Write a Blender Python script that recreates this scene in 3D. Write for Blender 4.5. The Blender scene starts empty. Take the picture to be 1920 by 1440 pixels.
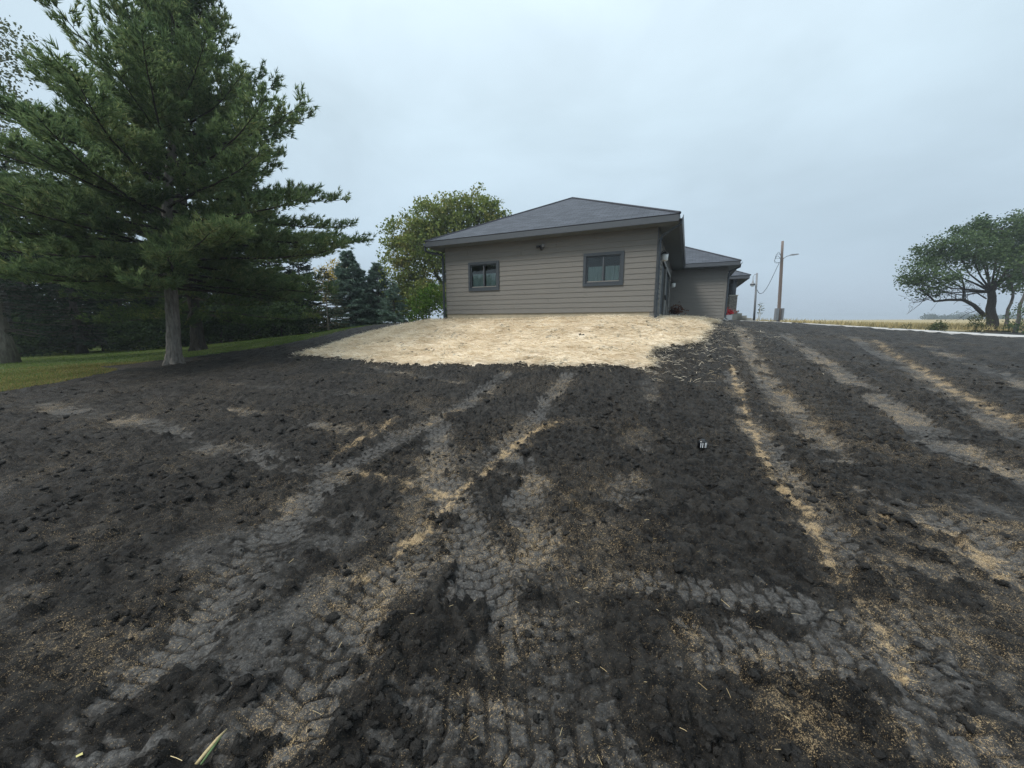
import bpy, math, random
import numpy as np

# ---------------------------------------------------------------- camera, sky, light
SC = bpy.context.scene
COL = SC.collection
F_PX, PITCH, EYE = 700.0, math.atan((720 - 606) / 700.0), 1.6
cam_d = bpy.data.cameras.new('camera'); cam = bpy.data.objects.new('camera', cam_d); COL.objects.link(cam)
cam_d.sensor_width = 36.0; cam_d.lens = 36.0 * F_PX / 1920.0
cam_d.clip_start = 0.05; cam_d.clip_end = 6000
cam.location = (0, 0, EYE); cam.rotation_euler = (math.pi / 2 - PITCH, 0, 0)
SC.camera = cam

SUN_EL, SUN_AZ = math.radians(50), math.radians(-115)      # azimuth from +Y, negative = left
world = bpy.data.worlds.new('World'); SC.world = world; world.use_nodes = True
nt = world.node_tree; nt.nodes.clear()
def wn(t, **k):
    n = nt.nodes.new(t)
    for a, b in k.items(): setattr(n, a, b)
    return n
w_out = wn('ShaderNodeOutputWorld'); w_bg = wn('ShaderNodeBackground'); w_bg.inputs['Strength'].default_value = 0.1
w_sky = wn('ShaderNodeTexSky'); w_sky.sky_type = 'NISHITA'; w_sky.sun_disc = False
w_sky.sun_elevation = SUN_EL; w_sky.sun_rotation = SUN_AZ; w_sky.dust_density = 4.0
w_tc = wn('ShaderNodeTexCoord'); w_sep = wn('ShaderNodeSeparateXYZ')
w_ramp = wn('ShaderNodeValToRGB')
cr = w_ramp.color_ramp
cr.elements[0].position = 0.0; cr.elements[0].color = (0.300, 0.368, 0.446, 1)
cr.elements[1].position = 1.0; cr.elements[1].color = (0.88, 0.95, 1.0, 1)
for p, c in ((0.16, (0.335, 0.420, 0.492, 1)), (0.42, (0.425, 0.525, 0.592, 1)), (0.66, (0.54, 0.645, 0.715, 1))):
    e = cr.elements.new(p); e.color = c
w_map = wn('ShaderNodeMapping'); w_map.inputs['Scale'].default_value = (1.0, 1.0, 2.2)
w_noi = wn('ShaderNodeTexNoise'); w_noi.inputs['Scale'].default_value = 2.1; w_noi.inputs['Detail'].default_value = 5
w_noi.inputs['Roughness'].default_value = 0.5; w_noi.inputs['Distortion'].default_value = 0.4
w_mr = wn('ShaderNodeMapRange'); w_mr.inputs['From Min'].default_value = 0.3; w_mr.inputs['From Max'].default_value = 0.7
w_mr.inputs['To Min'].default_value = 8.4; w_mr.inputs['To Max'].default_value = 10.5
w_mul = wn('ShaderNodeVectorMath', operation='SCALE')
w_mix = wn('ShaderNodeMix', data_type='RGBA'); w_mix.inputs[0].default_value = 0.06
L = nt.links.new
L(w_tc.outputs['Generated'], w_sep.inputs[0]); L(w_sep.outputs['Z'], w_ramp.inputs[0])
L(w_tc.outputs['Generated'], w_map.inputs[0]); L(w_map.outputs[0], w_noi.inputs['Vector'])
L(w_noi.outputs[0], w_mr.inputs['Value']); L(w_ramp.outputs[0], w_mul.inputs[0]); L(w_mr.outputs[0], w_mul.inputs['Scale'])
L(w_mul.outputs[0], w_mix.inputs[6]); L(w_sky.outputs[0], w_mix.inputs[7])
L(w_mix.outputs[2], w_bg.inputs[0]); L(w_bg.outputs[0], w_out.inputs[0])

sun_d = bpy.data.lights.new('sun', 'SUN'); sun = bpy.data.objects.new('sun', sun_d); COL.objects.link(sun)
sun_d.energy = 1.5; sun_d.angle = math.radians(16); sun_d.color = (1.0, 0.96, 0.9)
sun.rotation_euler = (math.pi / 2 - SUN_EL, 0, math.pi - SUN_AZ)
vs = SC.view_settings; vs.view_transform = 'Standard'; vs.look = 'None'; vs.exposure = 0.78; vs.gamma = 1.0; vs.use_curve_mapping = False
SC.render.engine = 'CYCLES'
SC.cycles.max_bounces = 6; SC.cycles.diffuse_bounces = 5; SC.cycles.glossy_bounces = 2; SC.cycles.transparent_max_bounces = 8
SC.cycles.transmission_bounces = 3; SC.cycles.volume_bounces = 0; SC.cycles.caustics_reflective = False; SC.cycles.caustics_refractive = False
SC.cycles.use_adaptive_sampling = False; SC.cycles.use_denoising = True; SC.cycles.denoising_prefilter = 'NONE'

rng = np.random.default_rng(11)
random.seed(5)
R = math.radians

# ---------------------------------------------------------------- helpers
def at(u, v, D):
    """a point seen at (u, v) of the photograph, D metres ahead of the viewpoint, in world coordinates"""
    c, s = math.cos(PITCH), math.sin(PITCH); dv = 720 - v
    k = D / (F_PX * c + dv * s)
    return np.array([(u - 960) * k, D, EYE + (-F_PX * s + dv * c) * k])

def tag(o, label=None, cat=None, group=None, kind=None):
    if label: o['label'] = label
    if cat: o['category'] = cat
    if group: o['group'] = group
    if kind: o['kind'] = kind
    return o

def empty(name, loc=(0, 0, 0), rz=0.0):
    o = bpy.data.objects.new(name, None); COL.objects.link(o); o.location = loc; o.rotation_euler = (0, 0, rz)
    o.empty_display_size = 0.2
    return o

def link_mesh(name, me, mat, parent=None):
    o = bpy.data.objects.new(name, me); COL.objects.link(o)
    if mat is not None and len(me.materials) == 0: me.materials.append(mat)
    if parent is not None: o.parent = parent
    return o

def np_mesh(name, V, Fc, mat, parent=None, smooth=False, attrs=None):
    """V (n,3), Fc (m,k) with k = 3 or 4"""
    V = np.ascontiguousarray(V, dtype=np.float32); Fc = np.ascontiguousarray(Fc, dtype=np.int32)
    m, k = Fc.shape
    me = bpy.data.meshes.new(name)
    me.vertices.add(len(V)); me.vertices.foreach_set('co', V.ravel())
    me.loops.add(m * k); me.loops.foreach_set('vertex_index', Fc.ravel())
    me.polygons.add(m); me.polygons.foreach_set('loop_start', np.arange(0, m * k, k, dtype=np.int32))
    me.polygons.foreach_set('loop_total', np.full(m, k, dtype=np.int32))
    if smooth: me.polygons.foreach_set('use_smooth', np.ones(m, dtype=bool))
    me.update(calc_edges=True)
    for an, arr in (attrs or {}).items():
        a = me.attributes.new(an, 'FLOAT', 'POINT'); a.data.foreach_set('value', np.ascontiguousarray(arr, dtype=np.float32))
    return link_mesh(name, me, mat, parent)

class MB:
    def __init__(s): s.v = []; s.f = []
    def add(s, vs, fs):
        b = len(s.v); s.v += [tuple(map(float, p)) for p in vs]; s.f += [tuple(b + i for i in f) for f in fs]; return s
    def box(s, x0, x1, y0, y1, z0, z1):
        vs = [(x0,y0,z0),(x1,y0,z0),(x1,y1,z0),(x0,y1,z0),(x0,y0,z1),(x1,y0,z1),(x1,y1,z1),(x0,y1,z1)]
        return s.add(vs, [(3,2,1,0),(4,5,6,7),(0,1,5,4),(1,2,6,5),(2,3,7,6),(3,0,4,7)])
    def tube(s, pts, rad, n=8, cap=True):
        pts = [np.array(p, float) for p in pts]; m = len(pts)
        if not hasattr(rad, '__len__'): rad = [rad] * m
        base = len(s.v); ref = np.array([0.31, 0.17, 0.93]); u = None
        for i, p in enumerate(pts):
            t = pts[min(i + 1, m - 1)] - pts[max(i - 1, 0)]; t = t / (np.linalg.norm(t) + 1e-9)
            if u is None:
                u = np.cross(t, ref)
                if np.linalg.norm(u) < .1: u = np.cross(t, np.array([1., 0, 0]))
            u = u - t * np.dot(u, t); u /= np.linalg.norm(u) + 1e-9; w = np.cross(t, u)
            for k in range(n):
                a = 2 * math.pi * k / n; q = p + rad[i] * (math.cos(a) * u + math.sin(a) * w); s.v.append(tuple(q))
        for i in range(m - 1):
            for k in range(n):
                k2 = (k + 1) % n
                s.f.append((base + i*n + k, base + i*n + k2, base + (i+1)*n + k2, base + (i+1)*n + k))
        if cap:
            s.f.append(tuple(base + k for k in range(n))[::-1]); s.f.append(tuple(base + (m-1)*n + k for k in range(n)))
        return s
    def lathe(s, prof, n=16, c=(0, 0, 0)):
        b = len(s.v)
        for r, z in prof:
            for k in range(n):
                a = 2*math.pi*k/n; s.v.append((c[0]+r*math.cos(a), c[1]+r*math.sin(a), c[2]+z))
        m = len(prof)
        for i in range(m-1):
            for k in range(n):
                k2=(k+1)%n; s.f.append((b+i*n+k, b+i*n+k2, b+(i+1)*n+k2, b+(i+1)*n+k))
        s.f.append(tuple(b+k for k in range(n))[::-1]); s.f.append(tuple(b+(m-1)*n+k for k in range(n)))
        return s
    def build(s, name, mat, parent=None, smooth=False, loc=None):
        me = bpy.data.meshes.new(name); me.from_pydata(s.v, [], s.f); me.update()
        if smooth: me.polygons.foreach_set('use_smooth', [True]*len(me.polygons))
        o = link_mesh(name, me, mat, parent)
        if loc is not None: o.location = loc
        return o

# numpy noise ------------------------------------------------------
def _h(ix, iy, k):
    n = (ix.astype(np.int64) * 374761393 + iy.astype(np.int64) * 668265263 + k * 974634777) & 0x7fffffff
    n = ((n ^ (n >> 13)) * 1274126177) & 0x7fffffff
    n = ((n ^ (n >> 16)) * 2246822519) & 0x7fffffff
    return (n ^ (n >> 15)) / float(0x7fffffff)
def perlin(x, y, seed=0):
    ix, iy = np.floor(x), np.floor(y); fx, fy = x - ix, y - iy
    u = fx*fx*fx*(fx*(fx*6-15)+10); v = fy*fy*fy*(fy*(fy*6-15)+10)
    def g(a, b):
        t = _h(ix+a, iy+b, seed) * 2*math.pi
        return np.cos(t)*(fx-a) + np.sin(t)*(fy-b)
    return (g(0,0)*(1-u)+g(1,0)*u)*(1-v) + (g(0,1)*(1-u)+g(1,1)*u)*v
def fbm(x, y, o=4, seed=0, gain=.5):
    r = 0; a = 1.0; f = 1.0
    for i in range(o):
        r = r + a*perlin(x*f + 17.3*i, y*f - 9.1*i, seed+i); a *= gain; f *= 2.03
    return r
def worley(x, y, seed=0):
    ix, iy = np.floor(x), np.floor(y); best = np.full(x.shape, 9.0)
    for a in (-1, 0, 1):
        for b in (-1, 0, 1):
            cx = ix+a; cy = iy+b
            d = (cx+_h(cx, cy, seed)-x)**2 + (cy+_h(cx, cy, seed+7)-y)**2
            best = np.minimum(best, d)
    return np.sqrt(best)
def domes(x, y, cell, dens, seed):
    """rounded clods: one dome in a share of the cells, each of its own size"""
    X, Y = x/cell, y/cell; ix, iy = np.floor(X), np.floor(Y); h = np.zeros(x.shape); tn = np.full(x.shape, .5)
    for a in (-1, 0, 1):
        for b in (-1, 0, 1):
            cx, cy = ix+a, iy+b; on = _h(cx, cy, seed+3) < dens; r = .30+.42*_h(cx, cy, seed+5); e = .75+.6*_h(cx, cy, seed+11)
            dx, dy = cx+_h(cx, cy, seed)-X, cy+_h(cx, cy, seed+7)-Y; t = 6.28*_h(cx, cy, seed+13); c, s = np.cos(t), np.sin(t)
            d2 = ((dx*c+dy*s)*e)**2+((dy*c-dx*s)/e)**2
            q = np.where(on, r*np.sqrt(np.maximum(0, 1-d2/(r*r))), 0); tn = np.where(q > h, _h(cx, cy, seed+17), tn); h = np.maximum(h, q)
    return h*cell, tn
def sstep(a, b, x):
    t = np.clip((x-a)/(b-a), 0, 1); return t*t*(3-2*t)
def seg_dist(x, y, pts):
    """distance, arc length and signed side offset to a polyline"""
    best = np.full(x.shape, 1e9); S = np.zeros(x.shape); T = np.zeros(x.shape); acc = 0.0
    for (ax, ay), (bx, by) in zip(pts[:-1], pts[1:]):
        dx, dy = bx-ax, by-ay; L2 = dx*dx+dy*dy; ln = math.sqrt(L2)
        t = np.clip(((x-ax)*dx+(y-ay)*dy)/L2, 0, 1)
        d = np.hypot(x-ax-t*dx, y-ay-t*dy); m = d < best
        best = np.where(m, d, best); S = np.where(m, acc+t*ln, S); T = np.where(m, ((x-ax)*dy-(y-ay)*dx)/ln, T); acc += ln
    return best, S, T
def poly_sd(x, y, P):
    """signed distance to a closed polygon, positive inside"""
    ins = np.zeros(x.shape, bool); best = np.full(x.shape, 1e9); n = len(P)
    for i in range(n):
        (ax, ay), (bx, by) = P[i], P[(i+1) % n]
        if ay != by: ins ^= ((ay > y) != (by > y)) & (x < (bx-ax)*(y-ay)/(by-ay)+ax)
        dx, dy = bx-ax, by-ay; t = np.clip(((x-ax)*dx+(y-ay)*dy)/(dx*dx+dy*dy), 0, 1)
        best = np.minimum(best, np.hypot(x-ax-t*dx, y-ay-t*dy))
    return np.where(ins, best, -best)

# ---------------------------------------------------------------- materials
def mat(name, color=(.5,.5,.5), rough=.8, spec=.3, var=0.0, scale=4.0, bump=0.0, bscale=30.0, metallic=0.0, color2=None, detail=5, stretch=None):
    m = bpy.data.materials.new(name); m.use_nodes = True; t = m.node_tree; b = t.nodes['Principled BSDF']
    b.inputs['Roughness'].default_value = rough; b.inputs['Specular IOR Level'].default_value = spec; b.inputs['Metallic'].default_value = metallic
    b.inputs['Base Color'].default_value = (*color, 1)
    tc = t.nodes.new('ShaderNodeTexCoord'); src = tc.outputs['Object']
    if stretch:
        mp = t.nodes.new('ShaderNodeMapping'); mp.inputs['Scale'].default_value = stretch; t.links.new(src, mp.inputs[0]); src = mp.outputs[0]
    if var > 0 or color2:
        nz = t.nodes.new('ShaderNodeTexNoise'); nz.inputs['Scale'].default_value = scale; nz.inputs['Detail'].default_value = detail; nz.inputs['Roughness'].default_value = .65
        t.links.new(src, nz.inputs['Vector'])
        rp = t.nodes.new('ShaderNodeValToRGB'); rp.color_ramp.elements[0].position = .3; rp.color_ramp.elements[1].position = .7
        c2 = color2 or tuple(min(1, c*(1+var)) for c in color); c1 = color if color2 else tuple(c*(1-var) for c in color)
        rp.color_ramp.elements[0].color = (*c1, 1); rp.color_ramp.elements[1].color = (*c2, 1)
        t.links.new(nz.outputs[0], rp.inputs[0]); t.links.new(rp.outputs[0], b.inputs['Base Color'])
    if bump > 0:
        n2 = t.nodes.new('ShaderNodeTexNoise'); n2.inputs['Scale'].default_value = bscale; n2.inputs['Detail'].default_value = 6
        t.links.new(src, n2.inputs['Vector'])
        bp = t.nodes.new('ShaderNodeBump'); bp.inputs['Strength'].default_value = bump; bp.inputs['Distance'].default_value = .02
        t.links.new(n2.outputs[0], bp.inputs['Height']); t.links.new(bp.outputs[0], b.inputs['Normal'])
    return m

def leaf_mat(name, c1, c2, c3=None, scale=.6, trans=.3, third=.2):
    """foliage: colour varies from clump to clump and from leaf to leaf"""
    m = bpy.data.materials.new(name); m.use_nodes = True; t = m.node_tree; t.nodes.clear()
    N = t.nodes.new; K = t.links.new
    out = N('ShaderNodeOutputMaterial'); mx = N('ShaderNodeMixShader'); df = N('ShaderNodeBsdfDiffuse'); tr = N('ShaderNodeBsdfTranslucent')
    mx.inputs[0].default_value = trans
    tc = N('ShaderNodeTexCoord'); nz = N('ShaderNodeTexNoise'); nz.inputs['Scale'].default_value = scale; nz.inputs['Detail'].default_value = 3
    K(tc.outputs['Object'], nz.inputs['Vector'])
    ge = N('ShaderNodeNewGeometry'); ad = N('ShaderNodeMath'); ad.operation = 'MULTIPLY_ADD'; ad.inputs[1].default_value = .45; K(ge.outputs['Random Per Island'], ad.inputs[0])
    K(nz.outputs[0], ad.inputs[2])
    rp = N('ShaderNodeValToRGB'); e = rp.color_ramp.elements
    e[0].position = .45; e[0].color = (*c1, 1); e[1].position = .95; e[1].color = (*c2, 1)
    if c3: q = rp.color_ramp.elements.new(1.0 - third*.4); q.color = (*c2, 1); e[-1].position = 1.0; e[-1].color = (*c3, 1)
    K(ad.outputs[0], rp.inputs[0]); K(rp.outputs[0], df.inputs[0]); K(rp.outputs[0], tr.inputs[0])
    K(df.outputs[0], mx.inputs[1]); K(tr.outputs[0], mx.inputs[2]); K(mx.outputs[0], out.inputs[0])
    return m

def soil_mat():
    m = bpy.data.materials.new('black_soil'); m.use_nodes = True; t = m.node_tree; b = t.nodes['Principled BSDF']; N = t.nodes.new; K = t.links.new
    tc = N('ShaderNodeTexCoord')
    def noise(sc, det=6, ro=.6):
        n = N('ShaderNodeTexNoise'); n.inputs['Scale'].default_value = sc; n.inputs['Detail'].default_value = det; n.inputs['Roughness'].default_value = ro
        K(tc.outputs['Object'], n.inputs['Vector']); return n
    def ramp(src, p0, p1, c0=(0,0,0,1), c1=(1,1,1,1)):
        r = N('ShaderNodeValToRGB'); r.color_ramp.elements[0].position = p0; r.color_ramp.elements[1].position = p1
        r.color_ramp.elements[0].color = c0; r.color_ramp.elements[1].color = c1; K(src, r.inputs[0]); return r
    def mth(op, a, b_=None, c=None):
        n = N('ShaderNodeMath'); n.operation = op
        for i, q in enumerate((a, b_, c)):
            if q is None: continue
            if isinstance(q, (int, float)): n.inputs[i].default_value = q
            else: K(q, n.inputs[i])
        return n.outputs[0]
    def attr(nm):
        a = N('ShaderNodeAttribute'); a.attribute_name = nm; return a.outputs['Fac']
    comp, seed, tone = attr('compact'), attr('seed'), attr('tone')
    # each clod its own dampness, with crisp crumbs on top
    bsrc = mth('ADD', mth('MULTIPLY', noise(26, 9, .80).outputs[0], .70), mth('MULTIPLY', tone, .30))
    base = ramp(bsrc, .40, .60, (.0038,.0036,.0034,1), (.036,.0335,.030,1))
    grey = ramp(noise(55, 8, .8).outputs[0], .36, .64, (.034,.034,.034,1), (.140,.136,.129,1))
    # crust: pressed soil dries pale in plates, loose dark soil between them
    vo = N('ShaderNodeTexVoronoi'); vo.feature = 'DISTANCE_TO_EDGE'; vo.inputs['Scale'].default_value = 34
    wv = N('ShaderNodeVectorMath'); wv.operation = 'SCALE'; wv.inputs['Scale'].default_value = .05; wn_ = noise(20, 4, .6); K(wn_.outputs['Color'], wv.inputs[0])
    wa = N('ShaderNodeVectorMath'); K(tc.outputs['Object'], wa.inputs[0]); K(wv.outputs[0], wa.inputs[1]); K(wa.outputs[0], vo.inputs['Vector'])
    plate = ramp(vo.outputs['Distance'], .03, .12).outputs[0]
    nf = mth('ADD', mth('MULTIPLY', noise(24, 8, .78).outputs[0], 1.3), mth('MULTIPLY', noise(5, 4, .6).outputs[0], .9))
    cfr = mth('ADD', mth('MULTIPLY', comp, 1.15), mth('SUBTRACT', nf, 1.45))
    cs = N('ShaderNodeMapRange'); cs.interpolation_type = 'SMOOTHSTEP'; K(cfr, cs.inputs['Value']); cs.inputs['From Min'].default_value = .12; cs.inputs['From Max'].default_value = .50
    crumbs = ramp(noise(42, 6, .72).outputs[0], .41, .51).outputs[0]
    cf = mth('MULTIPLY', mth('MULTIPLY', cs.outputs[0], mth('MULTIPLY_ADD', crumbs, .60, .40)), mth('MULTIPLY_ADD', plate, .45, .55))
    mx = N('ShaderNodeMix'); mx.data_type = 'RGBA'; K(cf, mx.inputs[0]); K(base.outputs[0], mx.inputs[6]); K(grey.outputs[0], mx.inputs[7])
    # seed and chaff: fine pale specks, densest where the seed attribute is high
    sp = noise(210, 3, .8).outputs[0]; sp2 = noise(75, 4, .8).outputs[0]
    spm = mth('ADD', mth('MULTIPLY', sp, .6), mth('MULTIPLY', sp2, .4))
    thr = mth('SUBTRACT', .605, mth('MULTIPLY', seed, .185))
    sm = N('ShaderNodeMapRange'); K(mth('SUBTRACT', spm, thr), sm.inputs['Value']); sm.inputs['From Min'].default_value = -.01; sm.inputs['From Max'].default_value = .03
    tan = ramp(noise(140, 3).outputs[0], .35, .68, (.24,.170,.095,1), (.54,.405,.235,1))
    mx2 = N('ShaderNodeMix'); mx2.data_type = 'RGBA'; K(sm.outputs[0], mx2.inputs[0]); K(mx.outputs[2], mx2.inputs[6]); K(tan.outputs[0], mx2.inputs[7])
    K(mx2.outputs[2], b.inputs['Base Color'])
    ro = N('ShaderNodeMapRange'); K(cf, ro.inputs['Value']); ro.inputs['To Min'].default_value = .62; ro.inputs['To Max'].default_value = .70
    K(ro.outputs[0], b.inputs['Roughness']); b.inputs['Specular IOR Level'].default_value = .22
    hh = mth('ADD', mth('MULTIPLY', noise(38, 8, .72).outputs[0], 1.0), mth('MULTIPLY', noise(130, 5, .7).outputs[0], .35))
    bp = N('ShaderNodeBump'); bp.inputs['Distance'].default_value = .035; K(hh, bp.inputs['Height'])
    K(mth('SUBTRACT', 1.0, mth('MULTIPLY', comp, .45)), bp.inputs['Strength']); K(bp.outputs[0], b.inputs['Normal'])
    return m

def shingle_mat():
    m = bpy.data.materials.new('roof_shingles'); m.use_nodes = True; t = m.node_tree; b = t.nodes['Principled BSDF']; N = t.nodes.new; K = t.links.new
    uv = N('ShaderNodeUVMap'); br = N('ShaderNodeTexBrick'); K(uv.outputs[0], br.inputs['Vector'])
    br.inputs['Scale'].default_value = 1.0; br.inputs['Brick Width'].default_value = .33; br.inputs['Row Height'].default_value = .143
    br.inputs['Mortar Size'].default_value = .008; br.inputs['Color1'].default_value = (.044,.053,.068,1); br.inputs['Color2'].default_value = (.078,.090,.112,1); br.inputs['Mortar'].default_value = (.022,.024,.03,1)
    br.inputs['Bias'].default_value = -.1
    nz = N('ShaderNodeTexNoise'); nz.inputs['Scale'].default_value = 60; K(uv.outputs[0], nz.inputs['Vector'])
    mx = N('ShaderNodeMix'); mx.data_type = 'RGBA'; mx.blend_type = 'OVERLAY'; mx.inputs[0].default_value = .5; K(br.outputs[0], mx.inputs[6]); K(nz.outputs[0], mx.inputs[7])
    K(mx.outputs[2], b.inputs['Base Color']); b.inputs['Roughness'].default_value = .85
    bp = N('ShaderNodeBump'); bp.inputs['Strength'].default_value = .6; bp.inputs['Distance'].default_value = .01; K(br.outputs['Fac'], bp.inputs['Height']); bp.invert = True
    K(bp.outputs[0], b.inputs['Normal'])
    return m

def glass_mat():
    m = bpy.data.materials.new('window_glass'); m.use_nodes = True; t = m.node_tree; t.nodes.clear(); N = t.nodes.new; K = t.links.new
    o = N('ShaderNodeOutputMaterial'); mx = N('ShaderNodeMixShader'); tr = N('ShaderNodeBsdfTransparent'); gl = N('ShaderNodeBsdfGlossy')
    tr.inputs[0].default_value = (.88,.93,.92,1); gl.inputs['Roughness'].default_value = .02; fr = N('ShaderNodeFresnel'); fr.inputs[0].default_value = 1.5
    K(fr.outputs[0], mx.inputs[0]); K(tr.outputs[0], mx.inputs[1]); K(gl.outputs[0], mx.inputs[2]); K(mx.outputs[0], o.inputs[0]); return m

M = {}
M['soil'] = soil_mat()
M['clod'] = mat('soil_clod', (.007,.0066,.0062), .7, .22, color2=(.034,.0315,.028), scale=26, bump=1.0, bscale=110, detail=9)
M['siding'] = mat('taupe_siding', (.172,.164,.149), .75, .3, var=.05, scale=3, bump=.12, bscale=50, stretch=(.4,1,6))
M['trim'] = mat('slate_trim', (.040,.049,.058), .55, .4, var=.08, scale=6)
M['light_trim'] = mat('taupe_trim', (.30,.30,.285), .6, .3, var=.06, scale=5)
M['soffit'] = mat('soffit_board', (.105,.118,.120), .7, .3, var=.05, scale=5)
M['fascia'] = mat('fascia_board', (.072,.080,.090), .5, .4, var=.06, scale=4)
M['gutter'] = mat('gutter_metal', (.075,.085,.095), .4, .5, var=.05, scale=4)
M['roof'] = shingle_mat()
M['foundation'] = mat('foundation_concrete', (.42,.36,.26), .9, .2, var=.12, scale=6, bump=.3, bscale=30)
M['concrete'] = mat('driveway_concrete', (.45,.445,.43), .85, .3, var=.08, scale=1.5, bump=.2, bscale=40)
M['glass'] = glass_mat()
M['curtain'] = mat('curtain_cloth', (.42,.48,.47), .9, .1, var=.05, scale=3)
M['dark_inside'] = mat('dark_interior', (.018,.02,.022), .9, .1)
M['dark_door'] = mat('garage_door_panel', (.030,.040,.048), .5, .4, var=.08, scale=3)
M['white'] = mat('white_plastic', (.72,.74,.74), .5, .4, var=.04, scale=8)
M['lamp_glass'] = mat('frosted_lamp_glass', (.70,.72,.70), .3, .5)
M['black'] = mat('black_metal', (.015,.016,.018), .35, .5)
M['stone'] = mat('column_stone', (.10,.095,.085), .9, .2, color2=(.32,.30,.26), scale=9, bump=.8, bscale=12)
M['porch_conc'] = mat('porch_concrete', (.42,.40,.34), .9, .2, var=.1, scale=4)
M['pole_wood'] = mat('weathered_pole', (.15,.125,.112), .85, .2, color2=(.23,.185,.16), scale=5, stretch=(6,6,.5), bump=.4, bscale=30)
M['grey_metal'] = mat('grey_metal', (.20,.21,.22), .5, .5, var=.06)
M['wire'] = mat('wire_black', (.05,.055,.06), .6, .3)
M['bark'] = mat('pine_bark', (.10,.088,.074), .95, .2, color2=(.27,.245,.215), scale=7, bump=1.0, bscale=9, stretch=(2.2,2.2,.5))
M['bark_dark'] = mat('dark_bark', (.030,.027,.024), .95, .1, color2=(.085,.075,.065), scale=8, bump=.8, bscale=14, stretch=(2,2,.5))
M['bark_grey'] = mat('grey_bark', (.065,.062,.058), .95, .1, color2=(.16,.15,.14), scale=5, bump=.8, bscale=10, stretch=(2,2,.5))
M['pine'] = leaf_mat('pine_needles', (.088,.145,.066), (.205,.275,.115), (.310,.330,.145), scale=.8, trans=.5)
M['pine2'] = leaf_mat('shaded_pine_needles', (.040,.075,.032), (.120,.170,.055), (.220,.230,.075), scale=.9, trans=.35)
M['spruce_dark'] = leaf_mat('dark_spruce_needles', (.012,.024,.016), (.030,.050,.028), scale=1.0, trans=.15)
M['spruce_blue'] = leaf_mat('blue_spruce_needles', (.080,.135,.100), (.180,.250,.195), scale=1.2, trans=.15)
M['spruce_brown'] = leaf_mat('thin_spruce_needles', (.060,.072,.042), (.130,.130,.075), scale=1.2, trans=.15)
M['maple'] = leaf_mat('maple_leaves', (.105,.160,.045), (.235,.275,.082), (.310,.285,.100), scale=.55, trans=.3, third=.4)
M['shrub_green'] = leaf_mat('green_shrub_leaves', (.050,.110,.020), (.120,.190,.040), scale=.9, trans=.3)
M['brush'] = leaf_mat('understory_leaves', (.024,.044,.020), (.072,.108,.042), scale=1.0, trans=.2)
M['yellow'] = leaf_mat('yellow_leaves', (.25,.18,.03), (.48,.36,.06), scale=.8, trans=.35)
M['sparse'] = leaf_mat('thinning_tree_leaves', (.085,.115,.055), (.165,.180,.095), (.240,.210,.120), scale=.5, trans=.3)
M['cotton'] = leaf_mat('cottonwood_leaves', (.045,.080,.036), (.105,.150,.065), scale=.5, trans=.25)
M['far_tree'] = leaf_mat('far_tree_leaves', (.030,.050,.025), (.060,.080,.040), scale=.3, trans=.2)
M['grass'] = leaf_mat('lawn_blades', (.075,.130,.028), (.155,.220,.058), (.26,.25,.10), scale=.35, trans=.3, third=.35)
M['lawn'] = mat('lawn_turf', (.048,.080,.022), .95, .1, color2=(.100,.118,.040), scale=1.3, bump=.6, bscale=40)
M['dry_grass'] = leaf_mat('dry_blades', (.16,.15,.05), (.34,.28,.11), scale=.8, trans=.25)
M['weed'] = leaf_mat('weed_leaves', (.060,.085,.030), (.13,.14,.06), scale=1.5, trans=.25)
M['straw_mat'] = mat('straw_mat', (.54,.44,.315), .95, .1, color2=(.88,.765,.60), scale=16, bump=1.0, bscale=45, detail=8, stretch=(.6,1.5,1))
M['straw'] = leaf_mat('straw_strands', (.60,.49,.33), (.97,.885,.725), scale=1.2, trans=.2)
M['chaff'] = leaf_mat('loose_straw_strands', (.42,.31,.16), (.72,.58,.34), scale=3, trans=.15)
M['field'] = mat('ripe_field', (.25,.20,.10), .95, .1, color2=(.42,.345,.19), scale=.5, bump=.8, bscale=4, detail=8)
M['crop'] = leaf_mat('ripe_crop', (.25,.21,.10), (.47,.385,.20), scale=.25, trans=.2)
M['gravel'] = mat('gravel_road', (.30,.26,.235), .95, .1, color2=(.42,.37,.34), scale=4, bump=.5, bscale=30)
M['red'] = leaf_mat('red_petals', (.45,.02,.03), (.75,.05,.07), scale=8, trans=.2)
M['brown_plant'] = leaf_mat('brown_leaves', (.045,.020,.016), (.14,.07,.045), scale=6, trans=.2)
M['stalk'] = mat('dry_stalk', (.34,.27,.14), .8, .2, color2=(.55,.45,.26), scale=20, stretch=(6,6,.6))

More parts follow.
